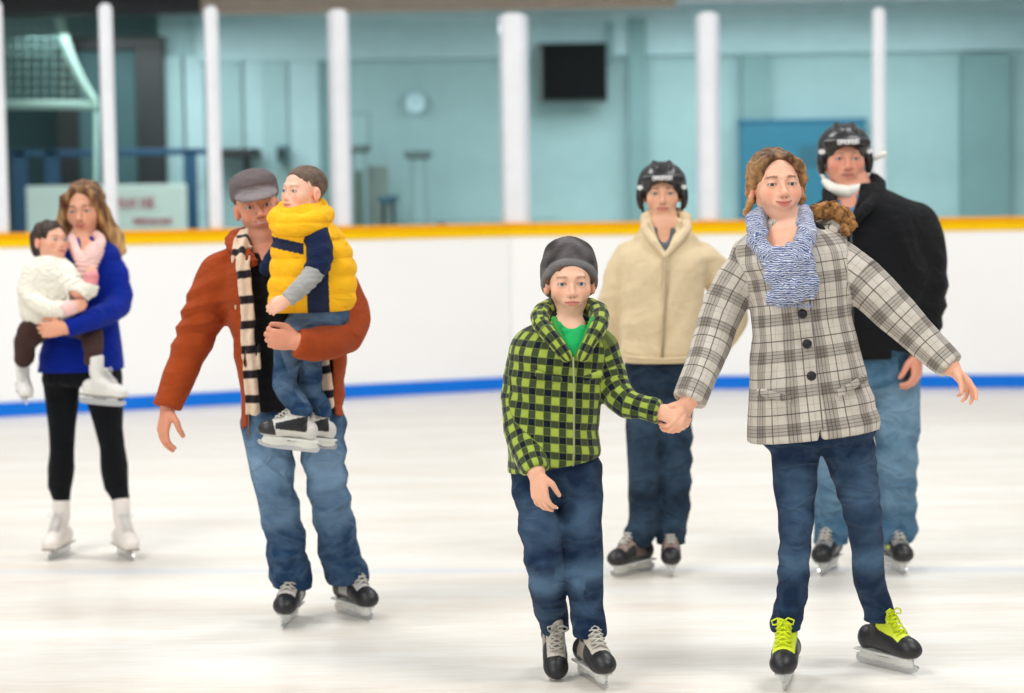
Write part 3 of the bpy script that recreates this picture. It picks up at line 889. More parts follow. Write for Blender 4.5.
# ------------------------------------------------------------------ dasher boards (two straight runs meeting at the thick post)
BL = G(150, 409); BC = G(512, 389.5); BR = G(960, 388)
def ext(a, b, k): return a + (b - a) * k
BLL = ext(BC, BL, 3.2); BRR = ext(BC, BR, 2.6)
HB = 1.255
t = NT('board_white'); c = t.coord(); n = t.noise(c, 1.2, 5)
white_b = t.bsdf(t.mix(n, srgb(244, 243, 242), srgb(252, 252, 252)), .35, spec=.4)
yel = solid('cap_yellow', srgb(255, 202, 0), .7, spec=.15); org_ = solid('cap_orange', srgb(255, 172, 10), .7, spec=.15)
blu = solid('kick_blue', srgb(6, 118, 224), .6, spec=.2)
def run(a, b, lab_):
    d = unit((b - a) * A(1, 1, 0)); nn = A(-d[1], d[0], 0)      # nn points away from the camera
    if nn[1] < 0: nn = -nn
    root = empty('dasher_board', (a + b) / 2 * A(1, 1, 0), lab_, 'rink board', 'white rink boards')
    L = np.linalg.norm((b - a)[:2])
    R = np.array([d, nn, A(0, 0, 1)]).T
    def bx(name, mat, s0, s1, t0, t1, z0, z1, parent=root, bev=.004):
        return MB().box((s0, t0, z0), (s1, t1, z1), R, a * A(1, 1, 0)).build(name, mat, parent, bevel=bev)
    k = 0; s = 0.0; w = 2.44
    while s < L - .01:
        e = min(s + w, L); bx('board_panel', white_b, s + .001, e - .001, 0, .06, .105, HB); s = e
    bx('kick_plate', blu, 0, L, -.012, .06, 0, .105)
    bx('cap_stripe', yel, 0, L, -.014, .06, HB, HB + .07)
    bx('cap_rail', org_, 0, L, -.03, .16, HB + .07, HB + .105, bev=.012)
    return d, nn
dl, nl_ = run(BLL, BC, 'white rink board left of the thick post, with yellow rail and blue kick plate')
dr, nr_ = run(BC, BRR, 'white rink board right of the thick post, with yellow rail and blue kick plate')
ZT = HB + .105
def board_at(px):
    """point on the board line below an image column (board line as a place on the floor)"""
    a, b = (BLL, BC) if px < 512 else (BC, BRR)
    d = ray(px, 380)[:2]; e = (b - a)[:2]
    M = np.array([[d[0], -e[0]], [d[1], -e[1]]]); k = np.linalg.solve(M, a[:2])
    return A(d[0] * k[0], d[1] * k[0], 0)
postm = solid('post_white', srgb(236, 238, 243), .35); stripm = solid('post_grey_seal', srgb(205, 211, 220), .4)
POSTS = [(-230, .10), (-112, .10), (8, .10), (117, .10), (221.5, .105), (347, .165), (517.5, .235), (710, .185), (879.5, .10), (1050, .10), (1220, .10)]
plab = ['white glass post farthest to the left, outside the picture', 'white glass post outside the far left', 'white glass post at the far left edge', 'slim white glass post behind the woman in blue, leftmost in the photograph',
        'slim white glass post just left of the grey flat cap', 'broad white glass post right of the toddler in the yellow vest', 'broadest white glass post, where the two runs of board meet, left of the screen',
        'broad white glass post between the helmeted youth and the woman in plaid', 'slim white glass post behind the black helmet of the man', 'white glass post at the far right edge', 'white glass post farthest to the right, outside the picture']
pts_ = []
for (px, wd_), lb in zip(POSTS, plab):
    q = board_at(px); d, nn = (dl, nl_) if px < 512 else (dr, nr_)
    R = np.array([d, nn, A(0, 0, 1)]).T; o3 = q + nn * .05
    pts_.append((q + nn * .05, px))
    r = empty('glass_post', o3 + A(0, 0, ZT), lb, 'post', 'white posts between the glass panes')
    h = 3.06 if px < 600 else 3.03
    w2 = wd_ / 2
    MB().box((-w2, -.03, ZT - (.10 if wd_ > .2 else 0.0)), (w2, .03, h - .02), R, o3).build('post_body', postm, r, bevel=.012)
    MB().box((-w2 * .62, -.042, ZT), (w2 * .62, .042, h), R, o3).build('cover_strip', postm, r, bevel=.01)
    if wd_ > .12:
        for sg in (-1, 1):
            MB().box((sg * w2 * .80 - .012, -.036, ZT), (sg * w2 * .80 + .012, .036, h - .03), R, o3).build('glass_seal', stripm, r, bevel=.004)
t = NT('rink_glass')
tr = t.n('ShaderNodeBsdfTransparent'); tr.inputs[0].default_value = (.93, .965, .965, 1)
gl = t.n('ShaderNodeBsdfGlossy'); gl.inputs['Roughness'].default_value = .03
lw = t.n('ShaderNodeLayerWeight', i_Blend=.12)
mx = t.n('ShaderNodeMixShader'); t.t.links.new(t.math('MULTIPLY', lw.outputs['Fresnel'], .55), mx.inputs[0]); t.t.links.new(tr.outputs[0], mx.inputs[1]); t.t.links.new(gl.outputs[0], mx.inputs[2])
t.t.links.new(mx.outputs[0], t.out.inputs[0]); glassm = t.m
glab = ['farthest left pane of glass, outside the picture', 'pane beyond the left picture edge', 'clear pane at the far left, behind the woman in blue', 'clear pane between the two slim left posts, before the mint sign',
        'clear pane behind the man in the rust jacket', 'clear pane with the bar stools behind it', 'clear pane in front of the black screen', 'clear pane in front of the blue noticeboard',
        'clear pane at the far right, behind the man in the black jacket', 'farthest right pane of glass, outside the picture']
for i in range(len(pts_) - 1):
    a, b = pts_[i][0], pts_[i + 1][0]; d = unit(b - a); L = np.linalg.norm(b - a); nn = A(-d[1], d[0], 0)
    R = np.array([d, nn, A(0, 0, 1)]).T
    wa, wb = POSTS[i][1] / 2, POSTS[i + 1][1] / 2
    o = MB().box((wa, -.006, ZT + .002), (L - wb, .006, 2.98), R, a).build('rink_glass', glassm, None, org=(a + b) / 2 + A(0, 0, ZT))
    tag(o, glab[i], 'glass pane', 'glass panes above the boards')

# ------------------------------------------------------------------ lobby behind the glass
YW = 21.0
def wpt(px, py, Y=YW): return P(px, py, Y)
teal = solid('teal_wall_paint', srgb(152, 186, 189), .7)
teal2 = solid('teal_bulkhead_paint', srgb(168, 200, 205), .7)
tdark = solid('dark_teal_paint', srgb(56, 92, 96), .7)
tmid = solid('mid_teal_paint', srgb(116, 152, 154), .7)
blk = solid('black_paint', srgb(22, 30, 32), .5)
greyb = solid('pale_soffit', srgb(196, 204, 214), .7)
brown = solid('beige_beam', srgb(176, 160, 146), .7)
def wbox(name, mat, x0, y0, x1, y1, Y0, Y1, parent=None, bev=0):
    """a box whose front face spans the given part of the lobby wall seen at depth Y0"""
    a = P(x0, y1, Y0); b = P(x1, y0, Y0)
    lo = (min(a[0], b[0]), Y0, min(a[2], b[2])); hi = (max(a[0], b[0]), Y1, max(a[2], b[2]))
    org = None if parent is not None else A((lo[0] + hi[0]) / 2, (lo[1] + hi[1]) / 2, lo[2])
    return MB().box(lo, hi).build(name, mat, parent, bevel=bev, org=org)
xs = P(160, 100, YW)[0]
def wallbox(name, mat, x0, x1, y0, y1, z0, z1):
    return tag(MB().box((x0, y0, z0), (x1, y1, z1)).build(name, mat), kind='structure')
wallbox('wall_back', teal, xs, 9.5, YW, YW + .2, 0, 5.0)
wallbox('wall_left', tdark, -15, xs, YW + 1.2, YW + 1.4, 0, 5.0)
wallbox('wall_right', teal, 9.5, 9.7, 16, YW + .2, 0, 5.0)
wallbox('ceiling', greyb, -15, 9.7, 17.6, YW + 1.4, 3.62, 3.7)
wallbox('trim_1', teal2, xs + .4, 9.5, YW - .10, YW, 3.02, 3.62)
wallbox('trim_2', brown, -2.9, 1.6, 19.2, 19.4, 3.36, 3.62)
wallbox('trim_3', blk, -15, -2.9, 19.2, 19.4, 3.36, 3.62)
wallbox('trim_4', greyb, 1.6, 9.5, 19.2, 19.4, 3.41, 3.62)
wallbox('trim_5', tmid, -15, xs, YW + 1.1, YW + 1.2, 3.2, 3.62)
# dark doorway on the left of the lobby
d1 = empty('door_frame', P(130, 300, 20.9), 'black framed doorway of the lobby behind the slim left posts', 'door frame')
wbox('frame_post', blk, 145, 48, 163, 420, 20.85, 21.02, d1, .01)
wbox('frame_head', blk, 66, 36, 163, 50, 20.85, 21.02, d1, .01)
wbox('frame_post', blk, 66, 48, 76, 420, 20.85, 21.02, d1, .01)
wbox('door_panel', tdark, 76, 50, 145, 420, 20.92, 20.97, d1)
# pale vertical cladding boards on the wall between the posts
for i, (x0, x1) in enumerate([(168, 184), (188, 203), (224, 243), (247, 262), (268, 288), (292, 318)]):
    o = wbox('wall_panel', teal2 if i % 2 else teal, x0, 56, x1, 300, 20.93, 21.0); tag(o, kind='structure')
    o.name = 'trim_%d' % (6 + i)
for i, (x0, x1, m) in enumerate([(632, 646, tmid), (744, 768, tmid), (962, 1010, tmid), (280, 330, tmid)]):
    o = wbox('x', m, x0, 54 if i else 18, x1, 420, 20.86 if i < 3 else 20.96, 21.0); tag(o, kind='structure'); o.name = 'trim_%d' % (12 + i)
# blue railing
rail = empty('railing', P(140, 300, 19.9), 'dark blue railing behind the glass beside the mint sign', 'railing')
navy = solid('navy_steel', srgb(24, 72, 104), .5)
wbox('top_rail', navy, -30, 148, 205, 158, 19.9, 19.95, rail, .01)
for x in (20, 52, 190): wbox('rail_post', navy, x, 150, x + 6, 420, 19.9, 19.95, rail, .01)
for y in (185, 215): wbox('mid_rail', navy, -30, y, 205, y + 4, 19.91, 19.94, rail, .005)
kiosk = empty('shelf', P(235, 300, 20.4), 'black wall shelf behind the glass above the flat cap', 'shelf')
wbox('shelf_board', blk, 207, 148, 255, 158, 20.3, 20.86, kiosk, .01)
wbox('bracket', blk, 214, 157, 217, 176, 20.6, 20.86, kiosk); wbox('bracket', blk, 244, 157, 247, 176, 20.6, 20.86, kiosk)
vs_ = empty('wall_speaker', P(281, 152, 20.8), 'small dark box on the teal wall right of the toddler', 'speaker')
wbox('speaker_case', solid('slate_plastic', srgb(88, 128, 134), .6), 276, 145, 287, 163, 20.7, 20.93, vs_, .02); wbox('speaker_grille', blk, 278, 148, 285, 160, 20.69, 20.7, vs_)
# mint sign with worn red marks
sg_ = empty('sign_board', P(105, 226, 19.3), 'mint green sign board with two rows of blurred red marks', 'sign')
wbox('sign_panel', solid('mint_panel', srgb(208, 230, 222), .5), 28, 184, 186, 262, 19.3, 19.34, sg_, .01)
redm = solid('red_sign_paint', srgb(176, 70, 92), .5)
rnd = np.random.RandomState(4)
mk = MB()
def glyph(x, y, w, h, kind):
    a = lambda fx, fy: P(x + fx * w, y + fy * h, 19.297)
    L_ = {0: [(0, 1), (0, 0), (.8, .1), (.8, .45), (0, .55), (.9, 1)], 1: [(0, 0), (0, .9), (.7, 1), (.8, 0)], 2: [(.8, .1), (0, .2), (0, .9), (.8, 1)], 3: [(.8, 0), (0, 0), (0, 1), (.8, 1), (0, .5), (.6, .5)], 4: [(0, 1), (.1, 0), (.8, 0), (.8, 1)]}[kind]
    mk.tube([a(*q) for q in L_], .011, 5)
for i, k in enumerate((0, 1, 2, 4, 3)): glyph(116 + i * 8.4, 198 + (i % 2), 6.2, 9.5, k)
mk.build('red_marks', redm, sg_); mk = MB()
for i, k in enumerate((4, 0, 3, 1, 2, 0, 4)): glyph(134 + i * 5.6, 219, 3.6, 5, k)
mk.build('red_marks', redm, sg_)
# pale tube frame with netting at the top left (a stored goal)
gm = solid('pale_green_tube', srgb(150, 186, 176), .5)
goal = empty('goal_frame', P(60, 106, 19.6), 'pale curved tube frame with netting at the top left behind the glass', 'goal frame')
c_ = [P(x, y, 19.6) for x, y in [(38, -40), (54, 0), (62, 30), (70, 56), (82, 82), (95, 103)]]
MB().tube([q for q in catmull(c_, 20)], .045, 10).build('curved_bar', gm, goal, smooth=True)
MB().tube([P(-40, 104, 19.6), P(98, 105, 19.6)], .045, 10).build('cross_bar', gm, goal, smooth=True)
MB().tube([P(-38, 104, 19.6), P(-38, 420, 19.6)], .04, 10).build('upright', gm, goal, smooth=True)
MB().tube([P(96, 104, 19.6), P(96, 420, 19.6)], .02, 8).build('upright', gm, goal, smooth=True)
nt = MB()
for i in range(15):
    x = -36 + i * 9
    y0 = np.interp(x, [-40, 38, 54, 62, 70, 82, 95], [-40, -40, 0, 30, 56, 82, 103])
    nt.tube([P(x, y0, 19.6), P(x, 104, 19.6)], .006, 4)
for y in range(-34, 104, 9): nt.tube([P(-38, y, 19.6), P(np.interp(y, [-40, 0, 30, 56, 82, 103], [38, 54, 62, 70, 82, 95]), y, 19.6)], .006, 4)
nt.build('net', solid('goal_net_cord', srgb(130, 170, 165), .8), goal)
# black screen on a bracket
tv = empty('wall_screen', P(573, 102, 20.6), 'black television screen mounted on the teal wall', 'television')
wbox('screen_case', solid('screen_side', srgb(74, 90, 90), .5), 536, 42, 607, 103, 20.62, 20.8, tv, .02)
wbox('screen_panel', solid('screen_black', srgb(6, 10, 12), .7, spec=.1), 543, 43.5, 606, 100, 20.60, 20.625, tv, .005)
wbox('mount_arm', tmid, 608, 22, 613, 60, 20.8, 20.86, tv); wbox('mount_plate', tmid, 560, 60, 612, 66, 20.8, 20.86, tv)
# blue noticeboard
nb = empty('noticeboard', P(805, 215, 20.9), 'large blue noticeboard on the wall behind the two right-hand skaters', 'noticeboard')
wbox('board_face', solid('notice_blue', srgb(36, 112, 138), .6), 741, 121, 866, 222, 20.80, 20.99, nb, .01)
wbox('board_top_edge', solid('notice_blue_dark', srgb(30, 104, 140), .6), 739, 118, 868, 123, 20.78, 20.99, nb, .01)
wbox('dark_patch', solid('notice_slate', srgb(40, 96, 116), .6), 800, 146, 818, 166, 20.79, 20.80, nb)
# round pale clock
ck = empty('wall_clock', P(415, 115, 20.9), 'small round pale clock on the teal wall above the bar stools', 'clock')
q = P(415.5, 103.5, 20.95)
MB().tube([q, q - A(0, .05, 0)], .105, 32).build('clock_case', solid('clock_rim', srgb(176, 214, 222), .5), ck)
MB().tube([q - A(0, .05, 0), q - A(0, .055, 0)], .09, 32).build('clock_face', solid('clock_face', srgb(190, 224, 232), .5), ck)
MB().tube([q - A(0, .057, 0), q + A(.04, -.057, .03)], .004, 5).tube([q - A(0, .057, 0), q + A(-.01, -.057, .07)], .003, 5).build('clock_hands', solid('clock_hand', srgb(120, 160, 170), .5), ck)
# bar stools and chair stack
stm = solid('stool_seat', srgb(92, 116, 116), .6); stl = solid('stool_legs', srgb(128, 158, 160), .5)
def stool(px, pyt, w, lab_, Y=20.2, mat=stm, legm=stl, back=False):
    c0 = P(px, pyt, Y); r0 = empty('bar_stool', (c0[0], Y, 0), lab_, 'stool', 'bar stools behind the glass')
    hw = w / 2 * Y / F_PX
    MB().tube([c0, c0 - A(0, 0, .05), c0 - A(0, 0, .08)], [hw, hw * 1.03, hw * .8], 20).build('seat', mat, r0, smooth=False)
    for sx_, sy_ in ((-1, -1), (1, -1), (-1, 1), (1, 1)):
        MB().tube([c0 + A(sx_ * hw * .45, sy_ * hw * .45, -.06), A(c0[0] + sx_ * hw * .85, Y + sy_ * hw * .85, 0)], .018, 8).build('leg', legm, r0)
    zf = .45
    MB().tube([A(c0[0] + math.cos(a) * hw * .9, Y + math.sin(a) * hw * .9, zf) for a in np.linspace(0, 2 * math.pi, 17)[:-1]], .012, 6, closed=True).build('foot_ring', legm, r0)
    if back:
        MB().tube([c0 + A(-hw * .8, hw * .7, -.02), c0 + A(-hw * .8, hw * .9, .32), c0 + A(hw * .8, hw * .9, .32), c0 + A(hw * .8, hw * .7, -.02)], .02, 8).build('backrest', legm, r0)
stool(418, 151, 28, 'dark round bar stool standing alone against the teal wall')
stool(358, 145, 26, 'dark bar stool with a backrest beside the broad post', Y=20.3, back=True)
stool(388, 196, 20, 'low dark blue stool between the two tall bar stools', Y=20.25, mat=solid('stool_blue', srgb(50, 92, 110), .6), legm=blk)
tb = empty('stacked_table', P(372, 300, 20.6), 'grey-green folded table leaning on the wall beside the bar stools', 'table')
wbox('table_panel', solid('grey_green_panel', srgb(104, 126, 118), .7), 346, 170, 384, 420, 20.55, 20.62, tb, .01)
wbox('table_edge', solid('grey_edge', srgb(134, 152, 146), .7), 371, 166, 388, 420, 20.50, 20.55, tb, .01)
# low dark bench just over the boards
bn = empty('bench', P(420, 300, 19.2), 'long dark bench showing just above the boards behind the glass', 'bench')
wbox('bench_top', solid('bench_slate', srgb(96, 120, 122), .7), 330, 219, 560, 223, 18.9, 19.2, bn, .01)
for x in (335, 440, 548): wbox('bench_leg', blk, x, 223, x + 6, 400, 19.0, 19.1, bn)
# ================================================================== woman in the plaid coat
def plaid_mat():
    t = NT('plaid_wool'); uv = t.attr('cloth').outputs['Vector']; c = t.coord()
    s = t.n('ShaderNodeSeparateXYZ', i_Vector=uv); u, v = s.outputs[0], s.outputs[1]
    def line(x, per, off, w):
        m = t.math('FRACT', t.math('DIVIDE', t.math('ADD', x, off), per))
        d = t.math('ABSOLUTE', t.math('SUBTRACT', m, .5))
        return t.math('MINIMUM', t.math('MAXIMUM', t.math('MULTIPLY', t.math('SUBTRACT', w / per, d), per / .0016), 0.0), 1.0)
    n = t.noise(c, 300., 3, .7)
    def su(*a):
        r = a[0]
        for q in a[1:]: r = t.math('ADD', r, q)
        return t.math('MINIMUM', r, 1.0)
    fine = su(line(u, .098, .010, .0016), line(u, .098, .020, .0016), line(u, .098, .030, .0016), line(u, .098, .0, .0016), line(u, .098, .058, .0010),
              line(v, .115, .012, .0016), line(v, .115, .023, .0016), line(v, .115, .034, .0016), line(v, .115, .001, .0016), line(v, .115, .062, .0010))
    bold = su(line(u, .098, .075, .0024), line(v, .115, .085, .0026))
    band = su(t.math('MULTIPLY', line(u, .098, .018, .017), .5), t.math('MULTIPLY', line(v, .115, .020, .019), .5))
    base = t.mix(t.noise(c, 30., 4), srgb(202, 192, 178), srgb(232, 225, 214))
    base = t.mix(t.math('MULTIPLY', band, .9), base, srgb(120, 112, 104))
    base = t.mix(t.math('MULTIPLY', fine, t.math('MULTIPLY_ADD', n, .9, .40)), base, srgb(48, 43, 42))
    base = t.mix(t.math('MULTIPLY', bold, t.math('MULTIPLY_ADD', n, .5, .55)), base, srgb(24, 22, 24))
    base = t.mix(t.math('MULTIPLY', t.noise(c, 420., 2), .35), base, srgb(120, 112, 104))
    return t.bsdf(base, .95, spec=.15, bump=t.math('ADD', n, t.math('MULTIPLY', t.noise(c, 50., 3), 2.)), bstr=.5, bdist=.003, sheen=.2)
Yw = 6.40
w_ = Person('person in a black and cream plaid coat with a blue scarf and bright yellow laces', G(842, 681), Yw)
hd = Head((782.3, 184), Yw - .02, s=1.03, yaw=6, pitch=7, roll=-2, smile=1.0, wide=1.02, jaw=.95, skin=srgb(240, 186, 158), brow=srgb(104, 70, 46), lip=srgb(206, 104, 100), blush=.6, open_=.62)
yj = dict(uw=.036, side=(.018, .018, .02), toe=(.014, .014, .016), upper=srgb(214, 230, 50), sole=(.05, .05, .05))
sA, wA = skate(w_.root, G(789, 682), yaw=-14, s=1.0, colors=yj, lace_col=MATS['lace_yellow'], label='black skate with bright yellow tongue and laces', voxel=.0035, roll=-4)
sB, wB = skate(w_.root, G(885, 668), yaw=36, s=.95, colors=yj, lace_col=MATS['lace_yellow'], label='black skate with bright yellow tongue and laces, toe turned outward', voxel=.0035, roll=0)
w_.set(torso=[(817, 470, 69, .165, 0), (813, 425, 66, .16, 0), (808, 385, 59, .15, 0), (804, 345, 53, .135, 0), (801, 318, 49, .125, 0), (797, 285, 50, .13, .0), (791, 256, 53, .125, 0), (788, 240, 46, .10, .01), (786, 229, 30, .075, .02), (785, 219, 19, .06, .03)],
       armL=[(828, 258, 42, .02), (850, 270, 46, .0), (872, 289, 46, -.03), (892, 310, 43, -.05), (914, 331, 38, -.07), (934, 351, 34, -.10), (951, 367, 30, -.13)],
       armR=[(752, 262, 40, .02), (738, 280, 43, .01), (724, 306, 43, 0), (714, 335, 40, -.03), (704, 364, 37, -.08), (694, 388, 36, -.13), (689, 401, 35, -.15)],
       legs=[[(795, 440, 52, 0), (795, 480, 44, -.02), (796, 520, 36, -.05), (795, 545, 32, -.06), (793, 580, 32, -.04), (793, 605, 30, -.02)],
             [(845, 435, 58, 0), (855, 475, 46, -.01), (863, 515, 38, -.02), (867, 545, 33, -.02), (869, 575, 33, .0), (872, 600, 30, .03)]],
       head=hd, neck=(.045, .050), bfrom=3)
ankle(w_, 0, wA, 1.0); ankle(w_, 1, wB, 1.0)
w_.gaze = (-.10, -.16)
hr = hand(P(688, 402, Yw - .15), unit(A(-.45, -.30, -1)), unit(A(-.65, .75, .15)), unit(A(-.5, -.9, .2)), L=.165, curl=(38, 45, 30), thumb=(.6, .6))
hl = hand(P(951, 367, Yw - .13), unit(A(.80, -.1, -.85)), unit(A(-.6, -.3, -.7)), unit(A(.2, -1, .2)), L=.155, fcurl=[(12, 22, 15), (22, 28, 20), (35, 35, 25), (45, 40, 25)], thumb=(.5, .55), fat=.95)
w_.body(hands=[hr, hl], vx=.0028)
DN = denim('denim_dark', srgb(17, 38, 66), srgb(96, 128, 158))
w_.trousers(DN, [(818, 446, 50, .10, 0), (817, 425, 60, .125, 0), (812, 385, 52, .12, 0), (806, 350, 44, .11, 0)], amp=.0045, wear=[(.30, .16, .45), (.60, .06, .60), (.45, .15, .2)], s=1.2, fz=70, k=.02,
            hems=[])
dsp = folds(.0045, 38, .9, .4, cx=P(800, 300, Yw)[0])
coatY = Yw
w_.top(plaid_mat(), .0045, disp=dsp, dmax=.007, name='coat', uv=w_.cloth_uv(.17),
       cuts=[hem_cut((752, 449), (884, 433), Yw - .16)],
       subs=[pxprism([(820, 428), (817, 462), (829, 462)], Yw - .16, Yw - .30, Yw + .0), cuff_trim(w_, 0), cuff_trim(w_, 1),
             pxprism([(748, 205), (768, 262), (798, 262), (812, 205)], Yw - .1, Yw - .4, Yw - .02)],
       extra=[(chain([P(812, 233, Yw - .02), P(836, 240, Yw), ], [.03, .02]), .02) if False else (chain([P(748, 254, Yw), P(770, 240, Yw+.01), P(806, 237, Yw+.01), P(829, 250, Yw)], [.05, .055, .055, .05], (A(0, 1, 0), .9)), .03)])
E = MB()
tb_ = MB().tube([P(809, 293, Yw - .150), P(813, 330, Yw - .152), P(818, 380, Yw - .172), P(823, 430, Yw - .188)], .0025, 6)
tb_.build('front_seam', solid('plaid_edge', srgb(120, 113, 106), .9), w_.root, smooth=True)
bt = solid('coat_button', srgb(26, 24, 26), .35)
for x, y, dy in ((802.5, 314, -.148), (807, 344, -.154), (811.5, 376, -.170)):
    q = P(x, y, Yw + dy)
    f = Field(); f.u(ell(q, (.016, .008, .016))); f.sub(ell(q - A(0, .010, 0), (.010, .006, .010)), .002)
    sdf('button', f, .0025, bt, w_.root)
for pts in ([(760, 392, -.150), (776, 396, -.165), (790, 399, -.172)], [(838, 393, -.165), (852, 386, -.15), (864, 378, -.12)]):
    f = Field(); f.u(chain([P(x, y, Yw + dy) for x, y, dy in pts], [.013] * 3, (A(0, 1, 0), .45)))
    sdf('pocket_flap', f, .004, _mc.get('pw') or bpy.data.materials['plaid_wool'], w_.root, uv=w_.cloth_uv(.17))
# scarf: loop round the neck and a gathered fall
def scarf_mat():
    t = NT('scarf_knit'); c = t.coord(); uv = t.attr('cloth').outputs['Vector']
    n = t.noise(uv, 55., 5, .6)
    wv = t.n('ShaderNodeTexWave', i_Vector=uv, i_Scale=46.0, i_Distortion=7.0, i_Detail=3.0, i_Detail_Scale=1.6); wv.bands_direction = 'Y'
    f = t.math('MULTIPLY_ADD', wv.outputs['Fac'], .9, t.math('MULTIPLY_ADD', n, .7, -.35))
    r = t.n('ShaderNodeValToRGB', i_Fac=f); e = r.color_ramp.elements
    e[0].position = .10; e[0].color = (*srgb(84, 98, 140), 1); e[1].position = .78; e[1].color = (*srgb(212, 214, 224), 1)
    m = e.new(.48); m.color = (*srgb(128, 144, 180), 1)
    return t.bsdf(r.outputs[0], .95, spec=.15, bump=f, bstr=.5, bdist=.004, sheen=.2)
F = Field()
Z = lambda x, y, d: P(x, y, Yw + d)
loop = [Z(755, 224, -.02), Z(757, 240, -.095), Z(768, 257, -.135), Z(785, 268, -.165), Z(799, 258, -.150), Z(806, 240, -.11), Z(807, 222, -.03), Z(798, 214, .05), Z(780, 212, .07), Z(763, 215, .05), Z(755, 224, -.02)]
lp = [k for k in catmull(loop, 20)]
F.u(chain(lp, [.027 + .009 * math.sin(i * 1.1) ** 2 for i in range(20)]))
fall = [Z(781, 258, -.165), Z(785, 275, -.178), Z(789, 292, -.178), Z(790, 303, -.170)]
F.u((chain(fall, [.045, .060, .068, .060], (A(0, 1, 0), .45)), .02))
F.u((chain([Z(798, 250, -.155), Z(806, 272, -.168), Z(810, 290, -.165)], [.036, .036, .03], (A(0, 1, 0), .6)), .012))
def sdisp(X): return (.0065 * np.sin(X[..., 0] * 80 + 2.2 * np.sin(X[..., 2] * 22) + 1.5 * np.sin(X[..., 1] * 30)) * np.sin(X[..., 2] * 40 + X[..., 0] * 50 + 1.) + .004 * wob(X, 50, 1)).astype(f32)
F.disp = sdisp; F.dmax = .015
F.cut(hem_cut((772, 307), (815, 301), Yw - .2), .01)
def suv(X):
    T, TH, D = chain_param(X, lp); T2, TH2, D2 = chain_param(X, fall); m = (D2 < D) | ((X[:, 2] < P(785, 258, Yw)[2]) & (X[:, 1] < Yw - .11))
    return np.stack([np.where(m, X[:, 0], TH * .05), np.where(m, X[:, 2] * 1.0, T)], 1)
sdf('scarf', F, .004, scarf_mat(), w_.root, uv=suv)
fr = MB()
for i in range(16):
    x = 773 + i * 2.6; q = Z(x, 303 + (i % 3), -.175)
    fr.tube([q, q + A(.002 * (i % 3 - 1), -.002, -.006), q + A(.004 * (i % 2), -.001, -.012)], [.0035, .003, .0015], 5)
fo = fr.build('scarf_fringe', cloth('fringe_yarn', srgb(150, 164, 196)), w_.root, smooth=True)
# hood with fur trim behind the shoulder
F = Field()
F.u(chain([Z(756, 222, .08), Z(775, 226, .13), Z(800, 226, .13), Z(818, 224, .10), Z(832, 232, .06), Z(838, 240, .03)], [.035, .045, .05, .055, .05, .03]))
F.sub(chain([Z(775, 205, .08), Z(815, 212, .04)], [.05, .05]), .01)
sdf('hood', F, .005, bpy.data.materials['plaid_wool'], w_.root, uv=w_.cloth_uv(.17))
F = Field()
fp = [Z(808, 216, .04), Z(818, 211, .03), Z(832, 210, .03), Z(844, 216, .03), Z(849, 224, .02), Z(845, 231, .0)]
F.u(chain(fp, [.022, .026, .028, .028, .026, .016]))
F.disp = lambda X: (.006 * wob(X, 120, .7) + .004 * wob(X, 260, 2.)).astype(f32); F.dmax = .012
def furc(X):
    n = wob(X, 90, .3); n2 = wob(X, 200, 1.7)
    a = np.clip(.5 + .5 * n + .3 * n2, 0, 1)[:, None]
    return np.array(srgb(84, 50, 24)) * (1 - a) + np.array(srgb(196, 144, 88)) * a
sdf('fur_trim', F, .0035, cloth('fur', None, weave=600, strength=.8), w_.root, col=furc)
F = Field(); F.u(chain([Z(806, 226, .0), Z(818, 232, -.02), Z(812, 246, -.07)], [.028, .026, .012]))
sdf('hood_lining', F, .004, cloth('lining_black', srgb(20, 20, 24)), w_.root)
# hair
def hair_col(dark, light, f=140, s=0.):
    def g(X):
        n = wob(X, f, s) * .5 + .5 * wob(X, f * .4, s + 1)
        a = np.clip(.45 + .6 * n, 0, 1)[:, None]
        return np.array(dark) * (1 - a) + np.array(light) * a
    return g
def hair_mat():
    if 'hair' in _mc: return _mc['hair']
    t = NT('hair'); c = t.coord()
    mp = t.n('ShaderNodeMapping', i_Vector=c); mp.inputs['Scale'].default_value = (1, 1, .12)
    n = t.noise(mp.outputs[0], 420., 3)
    v = t.n('ShaderNodeVectorMath', operation='SCALE'); t.t.links.new(t.attr('Col').outputs['Color'], v.inputs[0]); t.t.links.new(t.math('MULTIPLY_ADD', n, 1.1, .45), v.inputs['Scale'])
    _mc['hair'] = t.bsdf(v.outputs[0], .5, spec=.4, bump=n, bstr=.7, bdist=.003); return _mc['hair']
F = Field(); h = hd
F.u(ell(h.w(-.004, -.018, .048), A(.084, .098, .086) * h.s, h.R), (ell(h.w(0, -.085, .0), A(.055, .045, .06) * h.s, h.R), .03))
for sg in (-1, 1):   # locks swept back over the ears
    F.u((chain([h.w(sg * .030, .066, .090), h.w(sg * .066, .050, .064), h.w(sg * .082, .018, .026), h.w(sg * .082, -.018, -.006), h.w(sg * .066, -.050, -.030)], [q * h.s for q in (.014, .018, .017, .014, .012)]), .015))
F.u((chain([h.w(-.080, -.012, -.030), h.w(-.088, -.010, -.055), h.w(-.098, -.005, -.070), h.w(-.104, .006, -.062)], [q * h.s for q in (.014, .013, .012, .008)]), .01))
F.u((chain([h.w(.078, -.016, -.010), h.w(.086, -.016, -.034), h.w(.080, -.018, -.052)], [q * h.s for q in (.016, .013, .007)]), .01))
F.sub(ell(h.w(.002, .084, -.002), A(.063, .055, .090) * h.s, h.R), .010)
F.sub(ell(h.w(0, .06, -.04), A(.066, .05, .08) * h.s, h.R), .010)
F.sub(rbox(h.w(0, -.02, -.130), A(.080, .14, .072) * h.s, h.R), .012)
